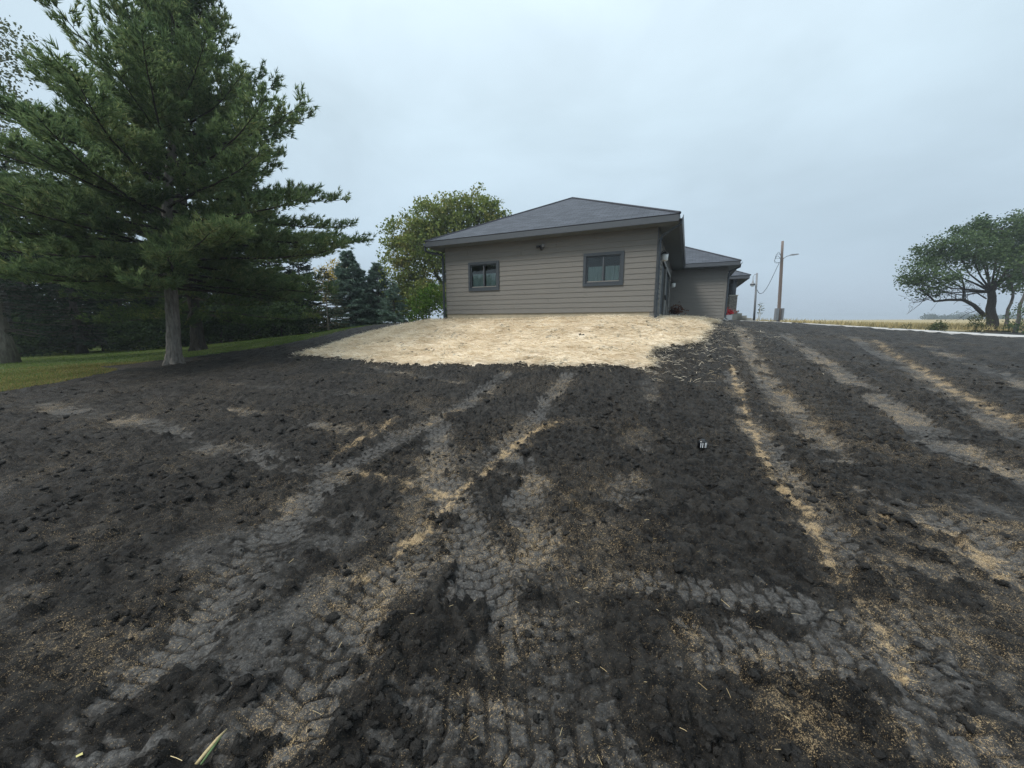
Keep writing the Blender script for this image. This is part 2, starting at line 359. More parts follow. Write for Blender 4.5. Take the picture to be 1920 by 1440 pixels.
# ---------------------------------------------------------------- terrain
CP = [(0,0,0),(-2,1,0),(2,1,0),(0,3,.03),(-4,2,-.02),(4,2,0),(-8,3,-.02),(8,3,.1),(-14,5,-.05),(14,4,.25),(0,-6,-.05),(-10,-6,-.1),(10,-6,.05),
(0,5.5,.16),(-5,6,.10),(5,5.5,.22),(10,7,.45),(16,8,.6),(-11.9,8.5,.04),(-20,10,-.05),(-11.8,13,.14),(-15.1,18,.24),(-23,17,-.17),(-18,14,-.03),
(-2.7,11,.54),(-6.0,9,.3),(-2.7,15.8,1.70),(0.9,14.1,1.70),(4.62,12.4,1.70),(3,16,1.72),(5,20,1.72),(9,22,1.72),(0,20,1.70),(10,28,1.7),
(-5,16.9,1.45),(-7.6,17.6,1.12),(-9,20,1.27),(-12,22,.88),(-16,24,.55),(-22,26,.05),(0,35,1.7),(-10,34,1.3),(-25,35,.2),(-40,30,-.3),(-40,10,-.3),
(7.5,14,1.62),(10,17.5,1.70),(10,13,.98),(8.5,8,.53),(19.1,14,.92),(17.2,19,1.38),(14.6,22,1.66),(25,14,.75),(30,20,.86),(30,30,.9),(50,38,.85),(24.8,35,1.62),(21,33,1.66),(40,60,1.45),(70,60,1.2),(0,60,1.9),(-40,60,.5),
(-7.32,12.57,.5),(3.14,8.39,.6),(-1.01,9.5,.55),(5.79,11.0,1.0)]
_P = np.array(CP, float); _n = len(_P)
def _U(d): return np.where(d > 0, d*d*np.log(d+1e-12), 0)
_A = np.zeros((_n+3, _n+3)); _A[:_n,:_n] = _U(np.hypot(_P[:,None,0]-_P[None,:,0], _P[:,None,1]-_P[None,:,1])) + np.eye(_n)*.3
_A[:_n,_n] = 1; _A[:_n,_n+1:] = _P[:,:2]; _A[_n,:_n] = 1; _A[_n+1:,:_n] = _P[:,:2].T
_W = np.linalg.solve(_A, np.r_[_P[:,2],0,0,0])
def tz(x, y):
    x = np.asarray(x, float); y = np.asarray(y, float); sh = np.broadcast(x, y).shape
    x = np.broadcast_to(x, sh).ravel(); y = np.broadcast_to(y, sh).ravel()
    r = np.hypot(x, y); k = np.minimum(1, 70/np.maximum(r, 1e-6)); xx, yy = x*k, y*k
    out = _W[_n] + _W[_n+1]*xx + _W[_n+2]*yy
    for i in range(_n): out = out + _W[i]*_U(np.hypot(xx-_P[i,0], yy-_P[i,1]))
    out = np.where(out > 1.7, 1.7+.15*(out-1.7), out)
    far = .6 + 3.0*sstep(60, 380, r)*sstep(-200, 100, x) - 1.2*sstep(400, 900, r)
    w = sstep(45, 95, r)
    return (out*(1-w) + far*w).reshape(sh)
def gz(x, y): return float(tz(np.array([x]), np.array([y]))[0])

LAWN = [(-11.2,7.3),(-11.63,8.34),(-11.9,9.5),(-12.6,11.2),(-13.4,12.5),(-14.9,13.1),(-14.2,14.0),(-13.8,15.0),(-12.1,15.66),(-10.55,16.2),(-9.3,17.0),(-8.6,18.6),(-8.0,21.5),(-6.0,24),(-3,36),(-3,60),(-60,60),(-60,-12),(-12,-12),(-11.6,0)]
STRAW = [(-7.25,12.45),(-4.02,10.78),(-1.0,9.4),(1.11,8.56),(3.11,8.32),(3.46,9.13),(3.83,9.87),(4.91,10.44),(5.8,11.17),(6.44,12.3),(7.62,14.2),(6.9,15.0),(5.6,13.9),(4.70,12.30),(-2.75,15.70),(-3.6,16.7),(-5.1,16.4),(-6.3,15.3),(-6.5,14.4)]
DRIVE = [(5.5,13.9),(9,16.9),(13.5,20.2),(16.5,19.2),(21.8,15.6),(32,9),(34,12),(24,18.6),(18,22.4),(15.5,25),(13.0,24),(9.3,22.2)]
ROAD = [(33,28.0),(70,23),(120,17),(120,22.5),(70,27.5),(33,31)]
FIELD = [(27,47),(34,36.5),(60,34.5),(130,26),(1050,-100),(1050,1000),(-100,1000),(10,110)]
TRACKS = [ # path, half width, strength
 ([(-0.18,8.43),(-0.89,6.07),(-1.4,5.0),(-1.84,3.83),(-1.81,2.95),(-1.74,2.26),(-1.66,1.74),(-1.55,1.22),(-1.5,.3)], .23, 1.0),
 ([(1.22,8.06),(0.54,6.17),(0.0,4.58),(-0.37,3.49),(-0.59,2.74),(-0.78,2.15),(-0.87,1.67),(-.95,.6)], .22, .9),
 ([(-8.95,6.81),(-5.28,5.42),(-3.61,4.49),(-2.5,3.96),(-1.78,3.7)], .26, .85),
 ([(-4.86,6.26),(-3.24,5.49),(-1.68,4.95)], .22, .9),
 ([(3.02,8.01),(2.26,6.07),(1.52,4.36),(1.02,3.2),(0.59,2.36),(0.22,1.67),(0.04,1.15),(0,.5)], .24, .6),
 ([(8.64,14.4),(4.82,6.77),(3.73,4.17),(3.41,2.93),(3.41,2.26),(3.4,1.0)], .28, .95),
 ([(10.37,14.35),(7.47,8.66),(6.0,5.69),(5.19,4.14),(5.0,3.0)], .32, 1.0),
 ([(13.03,14.35),(8.77,8.01),(7.01,5.37),(6.39,4.49),(6,3)], .28, .85),
 ([(13.71,12.34),(11.04,8.73),(9.68,6.96),(8.5,5)], .3, .8),
 ([(0.3,2.15),(0.63,2.1),(1.1,2.03),(1.66,1.92),(2.05,1.7),(2.34,1.47)], .17, .82),
 ([(0.79,1.67),(1.44,1.63),(1.95,1.49),(2.5,1.25)], .15, .8),
 ([(-1.08,5.25),(-0.8,3.95),(-0.5,2.94),(-0.21,2.25),(-.1,1.7)], .24, 1.0),
 ([(0.15,3.93),(0.13,2.93),(0.18,2.25),(0.24,1.67),(.2,.9)], .25, .85),
 ([(4.77,8.08),(3.46,5.29),(2.83,3.76),(2.47,2.76),(2.13,2.1),(1.92,1.58),(1.71,1.19)], .20, .8),
 ([(-3.8,10.18),(-1.14,7.91)], .18, .7), ([(-6.39,8.33),(-3.96,7.58),(-2.67,7.06)], .22, .6),
 ([(-3.2,2.0),(-1.9,1.6),(-.9,1.1)], .16, .6), ([(-.35,1.25),(.1,1.15),(.6,1.0)], .22, .9),
]
SEEDS = [ # path, half width, strength
 ([(-1.81,5.6),(-1.97,4.75),(-2.12,4.17)], .055, 1.0), ([(-1.76,3.7),(-1.18,3.56),(-0.63,3.2)], .08, .95),
 ([(0.81,5.37),(0.22,4.85),(-0.18,3.94),(-0.42,3.45),(-0.64,2.9),(-0.74,2.49),(-0.92,2.16)], .06, 1.0),
 ([(5.1,8.56),(3.96,6.31),(3.08,4.51),(2.6,3.52),(2.49,3.01),(2.21,2.42),(2.07,2.15),(2.0,1.92),(1.9,1.67),(1.83,1.52)], .055, 1.0),
 ([(-4.39,9.52),(-2.5,8.67),(-1.28,8.03)], .06, .5), ([(13.0,13.46),(9.44,8.64),(7.84,6.42),(6.97,4.93)], .13, .85),
 ([(3.02,2.85),(3.25,2.69),(3.33,2.55),(3.2,2.16)], .13, .8), ([(-0.89,6.07),(-1.2,5.4)], .06, .8), ([(8.2,13.5),(6.2,9.6),(5.2,7.4),(4.2,4.9)], .25, .55),
 ([(9.6,12.8),(7.2,8.2),(5.8,5.3)], .22, .5),
]
SEED_BLOBS = [(.58,2.93,.55,.62),(.15,2.5,.5,.6),(1.06,1.62,.5,.62),(1.3,1.3,.5,.7),(2.75,2.31,.7,.6),(-3.68,4.03,.9,.42),(-1.0,2.05,.35,.6),(-.8,2.9,.5,.55),(-6.2,6,1.4,.4),(3.7,2.6,.8,.6),(.9,3.2,.5,.5),(-2.5,3.3,.8,.35),(4.4,4.5,1.2,.45),(1.7,1.2,.4,.6)]

HEAPS = [(-.16,3.48,.30),(-1.33,3.23,.45),(-.31,1.73,.24),(.7,1.2,.22),(-.55,2.75,.15),(2.07,3.52,.55),(1.2,2.45,.22),(-1.5,1.35,.2),(3.66,3.5,.6),(2.35,5.3,.8),(-3.9,5.39,.9),(1.69,6.1,.9),(2.6,2.0,.25),(1.45,1.75,.12),(-3.2,3.4,.9),(1.3,4.0,.5)]
def soil_fields(x, y):
    near = np.hypot(x, y) < 45
    comp = np.zeros(x.shape); tread = np.zeros(x.shape); seed = np.zeros(x.shape)
    idx = np.where(near)[0]; xs, ys = x[idx], y[idx]
    wob = .10*fbm(xs*1.7, ys*1.7, 4, 31)+.13*fbm(xs*7, ys*7, 4, 35, .65); c = np.zeros(xs.shape); t = np.zeros(xs.shape); s = np.zeros(xs.shape)
    patch = sstep(-.30, .25, fbm(xs*1.1, ys*1.1, 4, 47)+.25*fbm(xs*5, ys*5, 3, 48))
    for i, (p, w, st) in enumerate(TRACKS):
        d, S, T = seg_dist(xs, ys, p)
        k = st*(1-sstep(w*.55, w*1.15, d+wob))*(.65+.35*patch)
        ph = S/.088 + np.abs(T)/.24
        bar = sstep(.34, .45, np.abs((ph % 1.0)-.5)) ; lug = sstep(.36,.46,np.abs(((T/.115 + .5*np.floor(ph)) % 1.0)-.5))
        tr = np.maximum(bar, lug*.8)
        t = np.where(k > c, tr*(.5+.5*st), t); c = np.maximum(c, k)
    # loosely driven ground: broad, faint compaction
    rr = np.hypot(xs, ys)
    c = np.maximum(c, .62*sstep(-.02, .40, fbm(xs*.75, ys*.75, 5, 61))*sstep(4.6, 2.4, rr)*sstep(-2.8, -1.2, xs))
    c = np.maximum(c, .55*sstep(.05, .45, fbm(xs*.55, ys*.55, 4, 61))*sstep(9, 5, rr))
    # heaps of loose clods dragged over the pressed ground, ragged at the rim
    rim = .45*fbm(xs*6.5, ys*6.5, 4, 67, .62); hp = fbm(xs*1.15+9, ys*1.15, 3, 65)-.25
    for hx, hy, hr in HEAPS: hp = np.maximum(hp, .55*(1-np.hypot((xs-hx)*.9, ys-hy)/hr))
    heap = sstep(.10, .24, hp+rim*.75); c = c*(1-heap)
    line = np.zeros(xs.shape)
    for p, w, st in SEEDS:
        d, S, T = seg_dist(xs, ys, p)
        line = np.maximum(line, .88*st*(1-sstep(w*.3, w*1.7, d+wob*.62)) * (.38+.62*sstep(-.25, .25, fbm(xs*5, ys*5, 4, 77, .65))))
        s = np.maximum(s, .38*st*(1-sstep(w, w*4.0, d+wob)))
    for bx, by, br, st in SEED_BLOBS:
        d = np.hypot(xs-bx, ys-by)/br
        s = np.maximum(s, .8*st*(1-sstep(.3, 1.15, d))*sstep(-.35, .25, fbm(xs*3.1, ys*3.1, 4, 91)))
    s = np.maximum(s, (.20+.36*c)*sstep(-.25, .35, fbm(xs*.9+5, ys*.9, 5, 83)))
    s = s*(1-.6*heap)*(.62+.38*sstep(-.2, .3, fbm(xs*14, ys*14, 2, 87)))
    s = np.maximum(s, line*(1-.5*heap))
    comp[idx] = c; tread[idx] = t; seed[idx] = s
    return comp, tread, seed

def soil_height(x, y, comp, tread):
    lawn = sstep(-.35, .1, poly_sd(x, y, LAWN)); near = sstep(60, 25, np.hypot(x, y))
    rough = (1-comp)*(1-lawn)*near
    idx = np.where(np.hypot(x, y) < 40)[0]; xs, ys = x[idx], y[idx]
    wx, wy = xs+.02*fbm(xs*9, ys*9, 3, 3), ys+.02*fbm(xs*9+40, ys*9, 3, 4); rg = rough[idx]; ck = comp[idx]; nl = (1-lawn)[idx]
    mac = fbm(xs*.8, ys*.8, 4, 21)+.35*fbm(xs*3.3, ys*3.3, 3, 25)
    patch = .42+.58*sstep(-.30, .30, mac)
    (d1, t1), (d2, t2), (d3, t3), (d4, t4) = domes(wx, wy, .19, .30, 100), domes(wx, wy, .105, .5, 200), domes(wx, wy, .058, .72, 300), domes(wx, wy, .034, .8, 400)
    big = d1*.42*sstep(.05, .35, mac); mid = d2*1.0*(.45+.55*patch); sml = d3*1.15; fin = d4*1.1
    clod = np.maximum(np.maximum(big, mid), sml*.9)+.5*fin*(.4+.6*patch)+.35*np.minimum(mid, sml)
    crumb = np.maximum(.50*d3*sstep(.10, .35, fbm(xs*4, ys*4, 3, 51)), .32*d4*sstep(.0, .4, fbm(xs*6, ys*6, 3, 53)))
    hh = rg*clod+(1-rg)*nl*crumb+rg*.05*fbm(xs*1.5, ys*1.5, 4, 41)+nl*(.004+.008*rg)*fbm(xs*13, ys*13, 4, 43)
    hh = hh-ck*(.014+.019*tread[idx]*sstep(.2, .6, ck))*nl
    h = np.zeros(x.shape); h[idx] = hh
    global TONE
    TONE = np.full(x.shape, .5); TONE[idx] = np.where(mid > sml, t2, t3)*.65+t4*.35
    return h

def spaced(s0, k, near, k2, mid, grow, far):
    v = [0.0]
    while v[-1] < mid: v.append(v[-1]+s0+k*min(v[-1], near)+k2*max(0, v[-1]-near))
    st = v[-1]-v[-2]
    while v[-1] < far: st *= grow; v.append(v[-1]+st)
    return np.array(v)
gx = spaced(.0086, .0052, 5, .012, 20, 1.12, 1200); gx = np.r_[-gx[:0:-1], gx]
gy1 = .7 + spaced(.0062, .0044, 5.3, .012, 16, 1.12, 1180); gy0 = .7 - spaced(.03, .15, 3, .15, 3, 1.3, 300)[:0:-1]
gy = np.r_[gy0, gy1]
GX, GY = np.meshgrid(gx, gy); gxf, gyf = GX.ravel(), GY.ravel()
comp, tread, seed = soil_fields(gxf, gyf)
GZ = tz(gxf, gyf) + soil_height(gxf, gyf, comp, tread)
crust = comp*(1-.6*tread)
straw_sd = poly_sd(gxf, gyf, STRAW)
field_sd = poly_sd(gxf, gyf, FIELD); GZ = np.where(field_sd > 2, GZ-.3, GZ)
nxg, nyg = len(gx), len(gy)
I = np.arange(nxg*nyg).reshape(nyg, nxg)
quads = np.stack([I[:-1,:-1], I[:-1,1:], I[1:,1:], I[1:,:-1]], -1).reshape(-1, 4)
o = np_mesh('ground', np.stack([gxf, gyf, GZ], 1), quads, M['soil'], smooth=False, attrs={'compact': crust, 'seed': seed, 'tone': TONE})
tag(o, 'dark tilled topsoil with tyre tracks and pale grass seed', kind='structure')

def ground_at(x, y):
    c, t, s = soil_fields(x, y); return tz(x, y)+soil_height(x, y, c, t), c, s

def sheet(name, P, step, lift, m, amp=0.0, rag=.15, seed=3, kindlabel=None, bounds=None):
    P_ = np.array(P); x0, y0 = P_.min(0) if bounds is None else bounds[:2]; x1, y1 = P_.max(0) if bounds is None else bounds[2:]
    X, Y = np.meshgrid(np.arange(x0, x1+step, step), np.arange(y0, y1+step, step)); x, y = X.ravel(), Y.ravel()
    sd = poly_sd(x, y, P) + rag*fbm(x*1.3, y*1.3, 4, seed)*1.6
    z = tz(x, y) + lift + amp*fbm(x*5, y*5, 4, seed+2) - np.where(sd < step*1.2, lift+.03, 0)
    I = np.arange(x.size).reshape(X.shape); q = np.stack([I[:-1,:-1], I[:-1,1:], I[1:,1:], I[1:,:-1]], -1).reshape(-1, 4)
    q = q[(sd[q] > 0).any(1)]
    used, inv = np.unique(q, return_inverse=True)
    ob = np_mesh(name, np.stack([x, y, z], 1)[used], inv.reshape(-1, 4), m, smooth=True)
    return tag(ob, kindlabel, kind='structure')

sheet('lawn', LAWN, .48, .03, M['lawn'], .012, .22, 3, 'short green lawn along the dark tree line')
sheet('field', FIELD, 9.0, .30, M['field'], .12, .5, 7, 'ripe golden crop field on the horizon', bounds=(-100, -100, 1050, 1000))
sheet('gravel_road', ROAD, .5, .05, M['gravel'], .01, .15, 9, 'pale gravel road past the big roadside tree')

def slab(name, P, lift, thick, m, label):
    n = 4; pts = []
    for i in range(len(P)):
        a, b = np.array(P[i]), np.array(P[(i+1) % len(P)]); pts += [a+(b-a)*k/n for k in range(n)]
    pts = np.array(pts); z = tz(pts[:,0], pts[:,1])+lift
    mb = MB(); k = len(pts); top = [(*p, zz) for p, zz in zip(pts, z)]; bot = [(*p, zz-thick) for p, zz in zip(pts, z)]
    mb.add(top+bot, [tuple(range(k))[::1]] + [(i, k+i, k+(i+1) % k, (i+1) % k) for i in range(k)])
    return tag(mb.build(name, m), label, kind='structure')
def drive_mesh():
    # concrete laid in panels along the run, each following the ground
    P = DRIVE; X, Y = np.meshgrid(np.arange(5, 34.5, .5), np.arange(8.5, 25.5, .5)); x, y = X.ravel(), Y.ravel()
    sd = poly_sd(x, y, P); I = np.arange(x.size).reshape(X.shape)
    q = np.stack([I[:-1,:-1], I[:-1,1:], I[1:,1:], I[1:,:-1]], -1).reshape(-1, 4); q = q[(sd[q] > -.15).all(1)]
    used, inv = np.unique(q, return_inverse=True); z = tz(x, y)+.06
    ob = np_mesh('driveway', np.stack([x, y, z], 1)[used], inv.reshape(-1, 4), M['concrete'], smooth=True)
    md = ob.modifiers.new('thick', 'SOLIDIFY'); md.thickness = .15; md.offset = -1
    return tag(ob, 'pale concrete driveway edging the black soil', kind='structure')
drive_mesh()

# ---------------------------------------------------------------- house
HA = R(25); D1 = np.array([math.cos(HA), -math.sin(HA)]); D2 = np.array([math.sin(HA), math.cos(HA)]); HO = np.array([-2.72, 15.85])
HB = 1.70
def hw(X, Y, z=0.0): p = HO+X*D1+Y*D2; return (float(p[0]), float(p[1]), HB+z)
house = empty('house', hw(0, 0), -HA)
tag(house, 'low house with taupe lap siding and dark hip roof on the rise', 'house')
W, LS, WX = 8.10, 10.7, 10.9             # front width, side length to the wing, wing right edge
ZS, ZE, ZF = .27, 2.91, 3.12             # siding bottom, soffit, fascia top
def prism(mb, a, b, da, prof):
    pass
def plank_mesh(L_, h):
    mb = MB(); p = [(.0, 0), (-.018, 0), (-.019, .010), (-.004, h), (0, h)]
    vs = [(0, q[0], q[1]) for q in p]+[(L_, q[0], q[1]) for q in p]; n = len(p)
    mb.add(vs, [tuple(range(n)), tuple(range(2*n-1, n-1, -1))]+[(i, n+i, n+(i+1) % n, (i+1) % n) for i in range(n)])
    return mb
def wall(name, X0, Y0, rz, length, z0, z1, openings, course=.1787, label=None, mt='siding'):
    """sheathing with openings, clad in single lap planks; local x along the wall, -y outwards"""
    xs = sorted({0, length, *[a for o in openings for a in o[:2]]}); zs = sorted({z0, z1, *[a for o in openings for a in o[2:]]})
    mb = MB()
    for a, b in zip(xs[:-1], xs[1:]):
        for c, d in zip(zs[:-1], zs[1:]):
            if not any(o[0] <= a+1e-6 and b-1e-6 <= o[1] and o[2] <= c+1e-6 and d-1e-6 <= o[3] for o in openings): mb.box(a, b, .001, .12, c, d)
    w = mb.build(name, M[mt], house, loc=(X0, Y0, 0)); w.rotation_euler = (0, 0, rz)
    n = int(round((z1-z0)/course)); h = (z1-z0)/n; cache = {}
    for i in range(n):
        za, zb = z0+i*h, z0+(i+1)*h; cuts = [(0., length)]
        for o in openings:
            if min(zb, o[3])-max(za, o[2]) > .5*h:
                cuts = [s for c in cuts for s in ((c[0], min(c[1], o[0])), (max(c[0], o[1]), c[1])) if s[1]-s[0] > .02]
        bits = []
        for a, b in cuts:
            j = a+1.0+3.66*((i*.37+.21) % 1.0)
            while a < b:
                e = b if b-j < .3 else j; bits.append((a, e-(.004 if e < b else 0))); a = e; j += 3.66
        for a, b in bits:
            key = round(b-a, 3)
            if key not in cache: cache[key] = plank_mesh(b-a, h+.004).build('siding_plank', M[mt], w)
            pl = cache[key]
            if pl.get('used'):
                pl = pl.copy(); COL.objects.link(pl)
            else: pl['used'] = 1
            pl.location = (a, 0, za)
    return w
WIN = [(1.20, 2.37, 1.25, 2.16), (5.83, 7.00, 1.25, 2.16)]
wall('wall', 0, 0, 0, W, ZS, ZE, WIN)
GD = [(2.35, 5.05, .04, 2.30), (5.65, 8.9, .04, 2.30)]
wall('wall', W, 0, math.pi/2, LS, ZS-.19, ZE, GD)
wall('wall', W, LS, 0, WX-W, ZS-.12, ZE, [])
wall('wall', WX, LS, math.pi/2, 6.9, ZS-.12, ZE, [])
wall('wall', WX-.6, 17.6, math.pi/2, 9.4, ZS-.12, ZE, [(1.2, 2.2, .8, 2.6), (4, 5.6, 1.3, 2.5)])
wall('wall', 0, 18.0, -math.pi/2, 18.0, ZS, ZE, [])
MB().box(0, WX-.6, 26.9, 27.0, 0, ZE).build('back_wall', M['siding'], house)
MB().box(.01, W-.01, .02, 17.9, -.6, ZS-.002).box(.03, WX-.03, LS+.03, 17.5, -.6, ZS-.13).build('foundation', M['foundation'], house)
MB().box(.14, W-.14, 3.2, 3.3, ZS, ZE).box(.14, W-.14, .14, 3.3, ZS+.001, ZS+.02).box(.14, W-.14, .14, 3.3, ZE-.03, ZE-.01).box(3.7, 3.8, .14, 3.2, ZS, ZE).build('interior_partition', M['dark_inside'], house)

for (a, b, c, d) in WIN:
    w = empty('window'); w.parent = house; w.location = (a, 0, c); ww, hh = b-a, d-c; t = .095
    for nm, q in (('trim_board', (-t, ww+t, hh, hh+t)), ('trim_board', (-t, ww+t, -t, 0)), ('trim_board', (-t, 0, 0, hh)), ('trim_board', (ww, ww+t, 0, hh))):
        MB().box(q[0], q[1], -.048, 0, q[2], q[3]).build(nm, M['trim'], w)
    f = .045
    MB().box(0, ww, -.012, .05, 0, f).box(0, ww, -.012, .05, hh-f, hh).box(0, f, -.012, .05, f, hh-f).box(ww-f, ww, -.012, .05, f, hh-f).build('frame', M['trim'], w)
    MB().box(ww/2-.022, ww/2+.022, -.005, .05, f, hh-f).build('sash_rail', M['fascia'], w)
    for k in (0, 1):
        x0 = f if k == 0 else ww/2+.022; x1 = ww/2-.022 if k == 0 else ww-f; yy = .012+.02*k
        MB().box(x0, x1, yy, yy+.006, f, hh-f).build('pane', M['glass'], w)
        # cafe curtain: gathered cloth
        n = 40; cx0, cx1 = x0+.015+.03*k, x1-.01; top = hh*.62
        V = []; 
        for i in range(n+1):
            u = cx0+(cx1-cx0)*i/n; off = .016*math.sin(i*1.15+k)+.008*math.sin(i*.47)
            V += [(u, .075+off, f*.6), (u, .075+off*.6, top)]
        MB().add(V, [(2*i, 2*i+2, 2*i+3, 2*i+1) for i in range(n)]).build('curtain', M['curtain'], w, smooth=True)
# wall mounted flood light / camera
fl = empty('flood_light'); fl.parent = house; fl.location = (4.19, -.02, 2.60)
MB().box(-.06, .06, -.035, 0, -.06, .06).build('mount', M['black'], fl)
MB().tube([(-.05, -.05, .03), (-.12, -.16, -.01)], [.035, .055], 10).build('lamp_head', M['black'], fl, smooth=True)
MB().tube([(.05, -.05, .03), (.12, -.16, .02)], [.035, .055], 10).build('lamp_head', M['grey_metal'], fl, smooth=True)
MB().lathe([(.0, -.12), (.035, -.11), (.04, -.06)], 10, (0, -.03, 0)).build('sensor', M['black'], fl, smooth=True)

def uv_roof(name, polys, thick, m, parent):
    """polygons of a roof top, UV in metres: u along the eave edge (first edge), v up the slope"""
    me = bpy.data.meshes.new(name); V = []; Fs = []; UV = []
    for P in polys:
        b = len(V); V += P; Fs.append(tuple(range(b, b+len(P))))
        p = [np.array(q, float) for q in P]; e = p[1]-p[0]; e /= np.linalg.norm(e); n = np.cross(e, p[2]-p[0]); n /= np.linalg.norm(n); s = np.cross(n, e)
        UV += [(float(np.dot(q-p[0], e)), float(np.dot(q-p[0], s))) for q in p]
    me.from_pydata(V, [], Fs); lay = me.uv_layers.new(name='UVMap'); lay.data.foreach_set('uv', np.array(UV, dtype=np.float32).ravel()); me.update()
    ob = link_mesh(name, me, m, parent); md = ob.modifiers.new('thick', 'SOLIDIFY'); md.thickness = thick; md.offset = -1
    return ob
SL = .50
def hip_roof(name, x0, x1, y0, y1, z, axis):
    if axis == 'y':
        h = (x1-x0)/2; xm = (x0+x1)/2; a, b = (xm, y0+h, z+h*SL), (xm, y1-h, z+h*SL)
        P = [[(x0,y0,z),(x1,y0,z),a], [(x1,y0,z),(x1,y1,z),b,a], [(x1,y1,z),(x0,y1,z),b], [(x0,y1,z),(x0,y0,z),a,b]]
        hips = [((x0,y0,z),a),((x1,y0,z),a),((x1,y1,z),b),((x0,y1,z),b),(a,b)]
    else:
        h = (y1-y0)/2; ym = (y0+y1)/2; a, b = (x0, ym, z+h*SL), (x1-h, ym, z+h*SL)
        P = [[(x0,y0,z),(x1,y0,z),b,a], [(x1,y0,z),(x1,y1,z),b], [(x1,y1,z),(x0,y1,z),a,b]]
        hips = [((x1,y0,z),b),((x1,y1,z),b),(a,b)]
    r = uv_roof(name, P, .03, M['roof'], house)
    for p, q in hips:
        p, q = np.array(p), np.array(q); MB().tube([p+np.array([0,0,.004]), q+np.array([0,0,.004])], .045, 6).build('ridge_cap', M['roof_cap'], r)
    return r
M['roof_cap'] = mat('ridge_shingle', (.055,.058,.068), .85, .2, var=.25, scale=9)
EX0, EX1, EY0 = -.62, W+.62, -.50
hip_roof('roof', EX0, EX1, EY0, 18.1, ZF, 'y')
hip_roof('roof', 5.0, WX+.52, LS-.60, 17.75, ZF-.004, 'x')
hip_roof('porch_roof', 7.5, 12.8, 17.55, 26.5, ZF+.03, 'x')
# fascia, soffit, gutters of the main roof
MB().box(EX0+.02, EX1-.02, EY0+.005, EY0+.03, ZE, ZF-.03).build('fascia', M['fascia'], house)
MB().box(EX1-.04, EX1-.015, EY0+.032, LS-.62, ZE, ZF-.03).build('fascia', M['fascia'], house)
MB().box(EX0+.015, EX0+.04, EY0+.032, 18.0, ZE, ZF-.03).build('fascia', M['fascia'], house)
MB().box(EX0+.042, EX1-.042, EY0+.032, -.02, ZE-.012, ZE+.012).build('soffit', M['soffit'], house)
MB().box(W+.018, EX1-.042, -.018, LS-.02, ZE-.014, ZE+.010).build('soffit', M['soffit'], house)
MB().box(EX0+.042, -.02, -.018, 17.9, ZE-.014, ZE+.010).build('soffit', M['soffit'], house)
# gutters: open k-profile trough
def gutter(p, q, out):
    p, q, out = np.array(p, float), np.array(q, float), np.array(out, float); prof = [(0, .11), (0, 0), (.075, 0), (.10, .05), (.115, .11), (.107, .11), (.092, .052), (.07, .008), (.008, .008), (.008, .11)]
    vs = [tuple(e+out*a+np.array([0, 0, b])) for e in (p, q) for a, b in prof]; n = len(prof)
    MB().add(vs, [(i, (i+1) % n, n+(i+1) % n, n+i) for i in range(n)]+[tuple(range(n))[::-1], tuple(range(n, 2*n))]).build('gutter', M['gutter'], house)
gutter((EX1-.012, EY0, ZF-.16), (EX1-.012, LS-.66, ZF-.16), (1, 0, 0))
gutter((EX0+.012, 18, ZF-.16), (EX0+.012, EY0, ZF-.16), (-1, 0, 0))
def downspout(pts):
    MB().tube(pts, .048, 4).build('downspout', M['trim'], house)
downspout([(-.68, -.40, 2.98), (-.68, -.40, 2.80), (-.60, -.36, 2.74), (-.08, -.09, 2.62), (-.06, -.085, 2.5), (-.06, -.085, .02)])
downspout([(EX1+.04, -.36, 2.98), (EX1+.04, -.36, 2.86), (EX1-.05, -.30, 2.80), (W+.14, -.05, 2.62), (W+.075, -.05, 2.45), (W+.075, -.05, .02)])
MB().box(W+.001, W+.022, -.019, .09, ZS, ZE-.015).build('corner_board', M['trim'], house)
# wing trim
MB().box(W+.12, WX+.50, LS-.585, LS-.56, ZE, ZF-.03).build('fascia', M['fascia'], house)
MB().box(WX+.475, WX+.50, LS-.555, 17.6, ZE, ZF-.03).build('fascia', M['fascia'], house)
MB().box(W+.6, WX+.47, LS-.555, LS-.02, ZE-.012, ZE+.012).build('soffit', M['soffit'], house)
MB().box(WX+.02, WX+.47, LS-.018, 17.5, ZE-.014, ZE+.010).build('soffit', M['soffit'], house)
gutter((WX+.502, LS-.6, ZF-.16), (WX+.502, 17.5, ZF-.16), (1, 0, 0))
downspout([(WX+.54, LS-.3, 2.96), (WX+.54, LS-.3, 2.84), (WX+.10, LS-.06, 2.66), (WX+.07, LS-.06, 2.5), (WX+.07, LS-.06, .2), (WX+.22, LS-.2, .06)])
MB().box(WX-.10, WX+.02, LS-.03, LS-.006, ZS-.12, ZE-.015).build('corner_board', M['siding'], house)
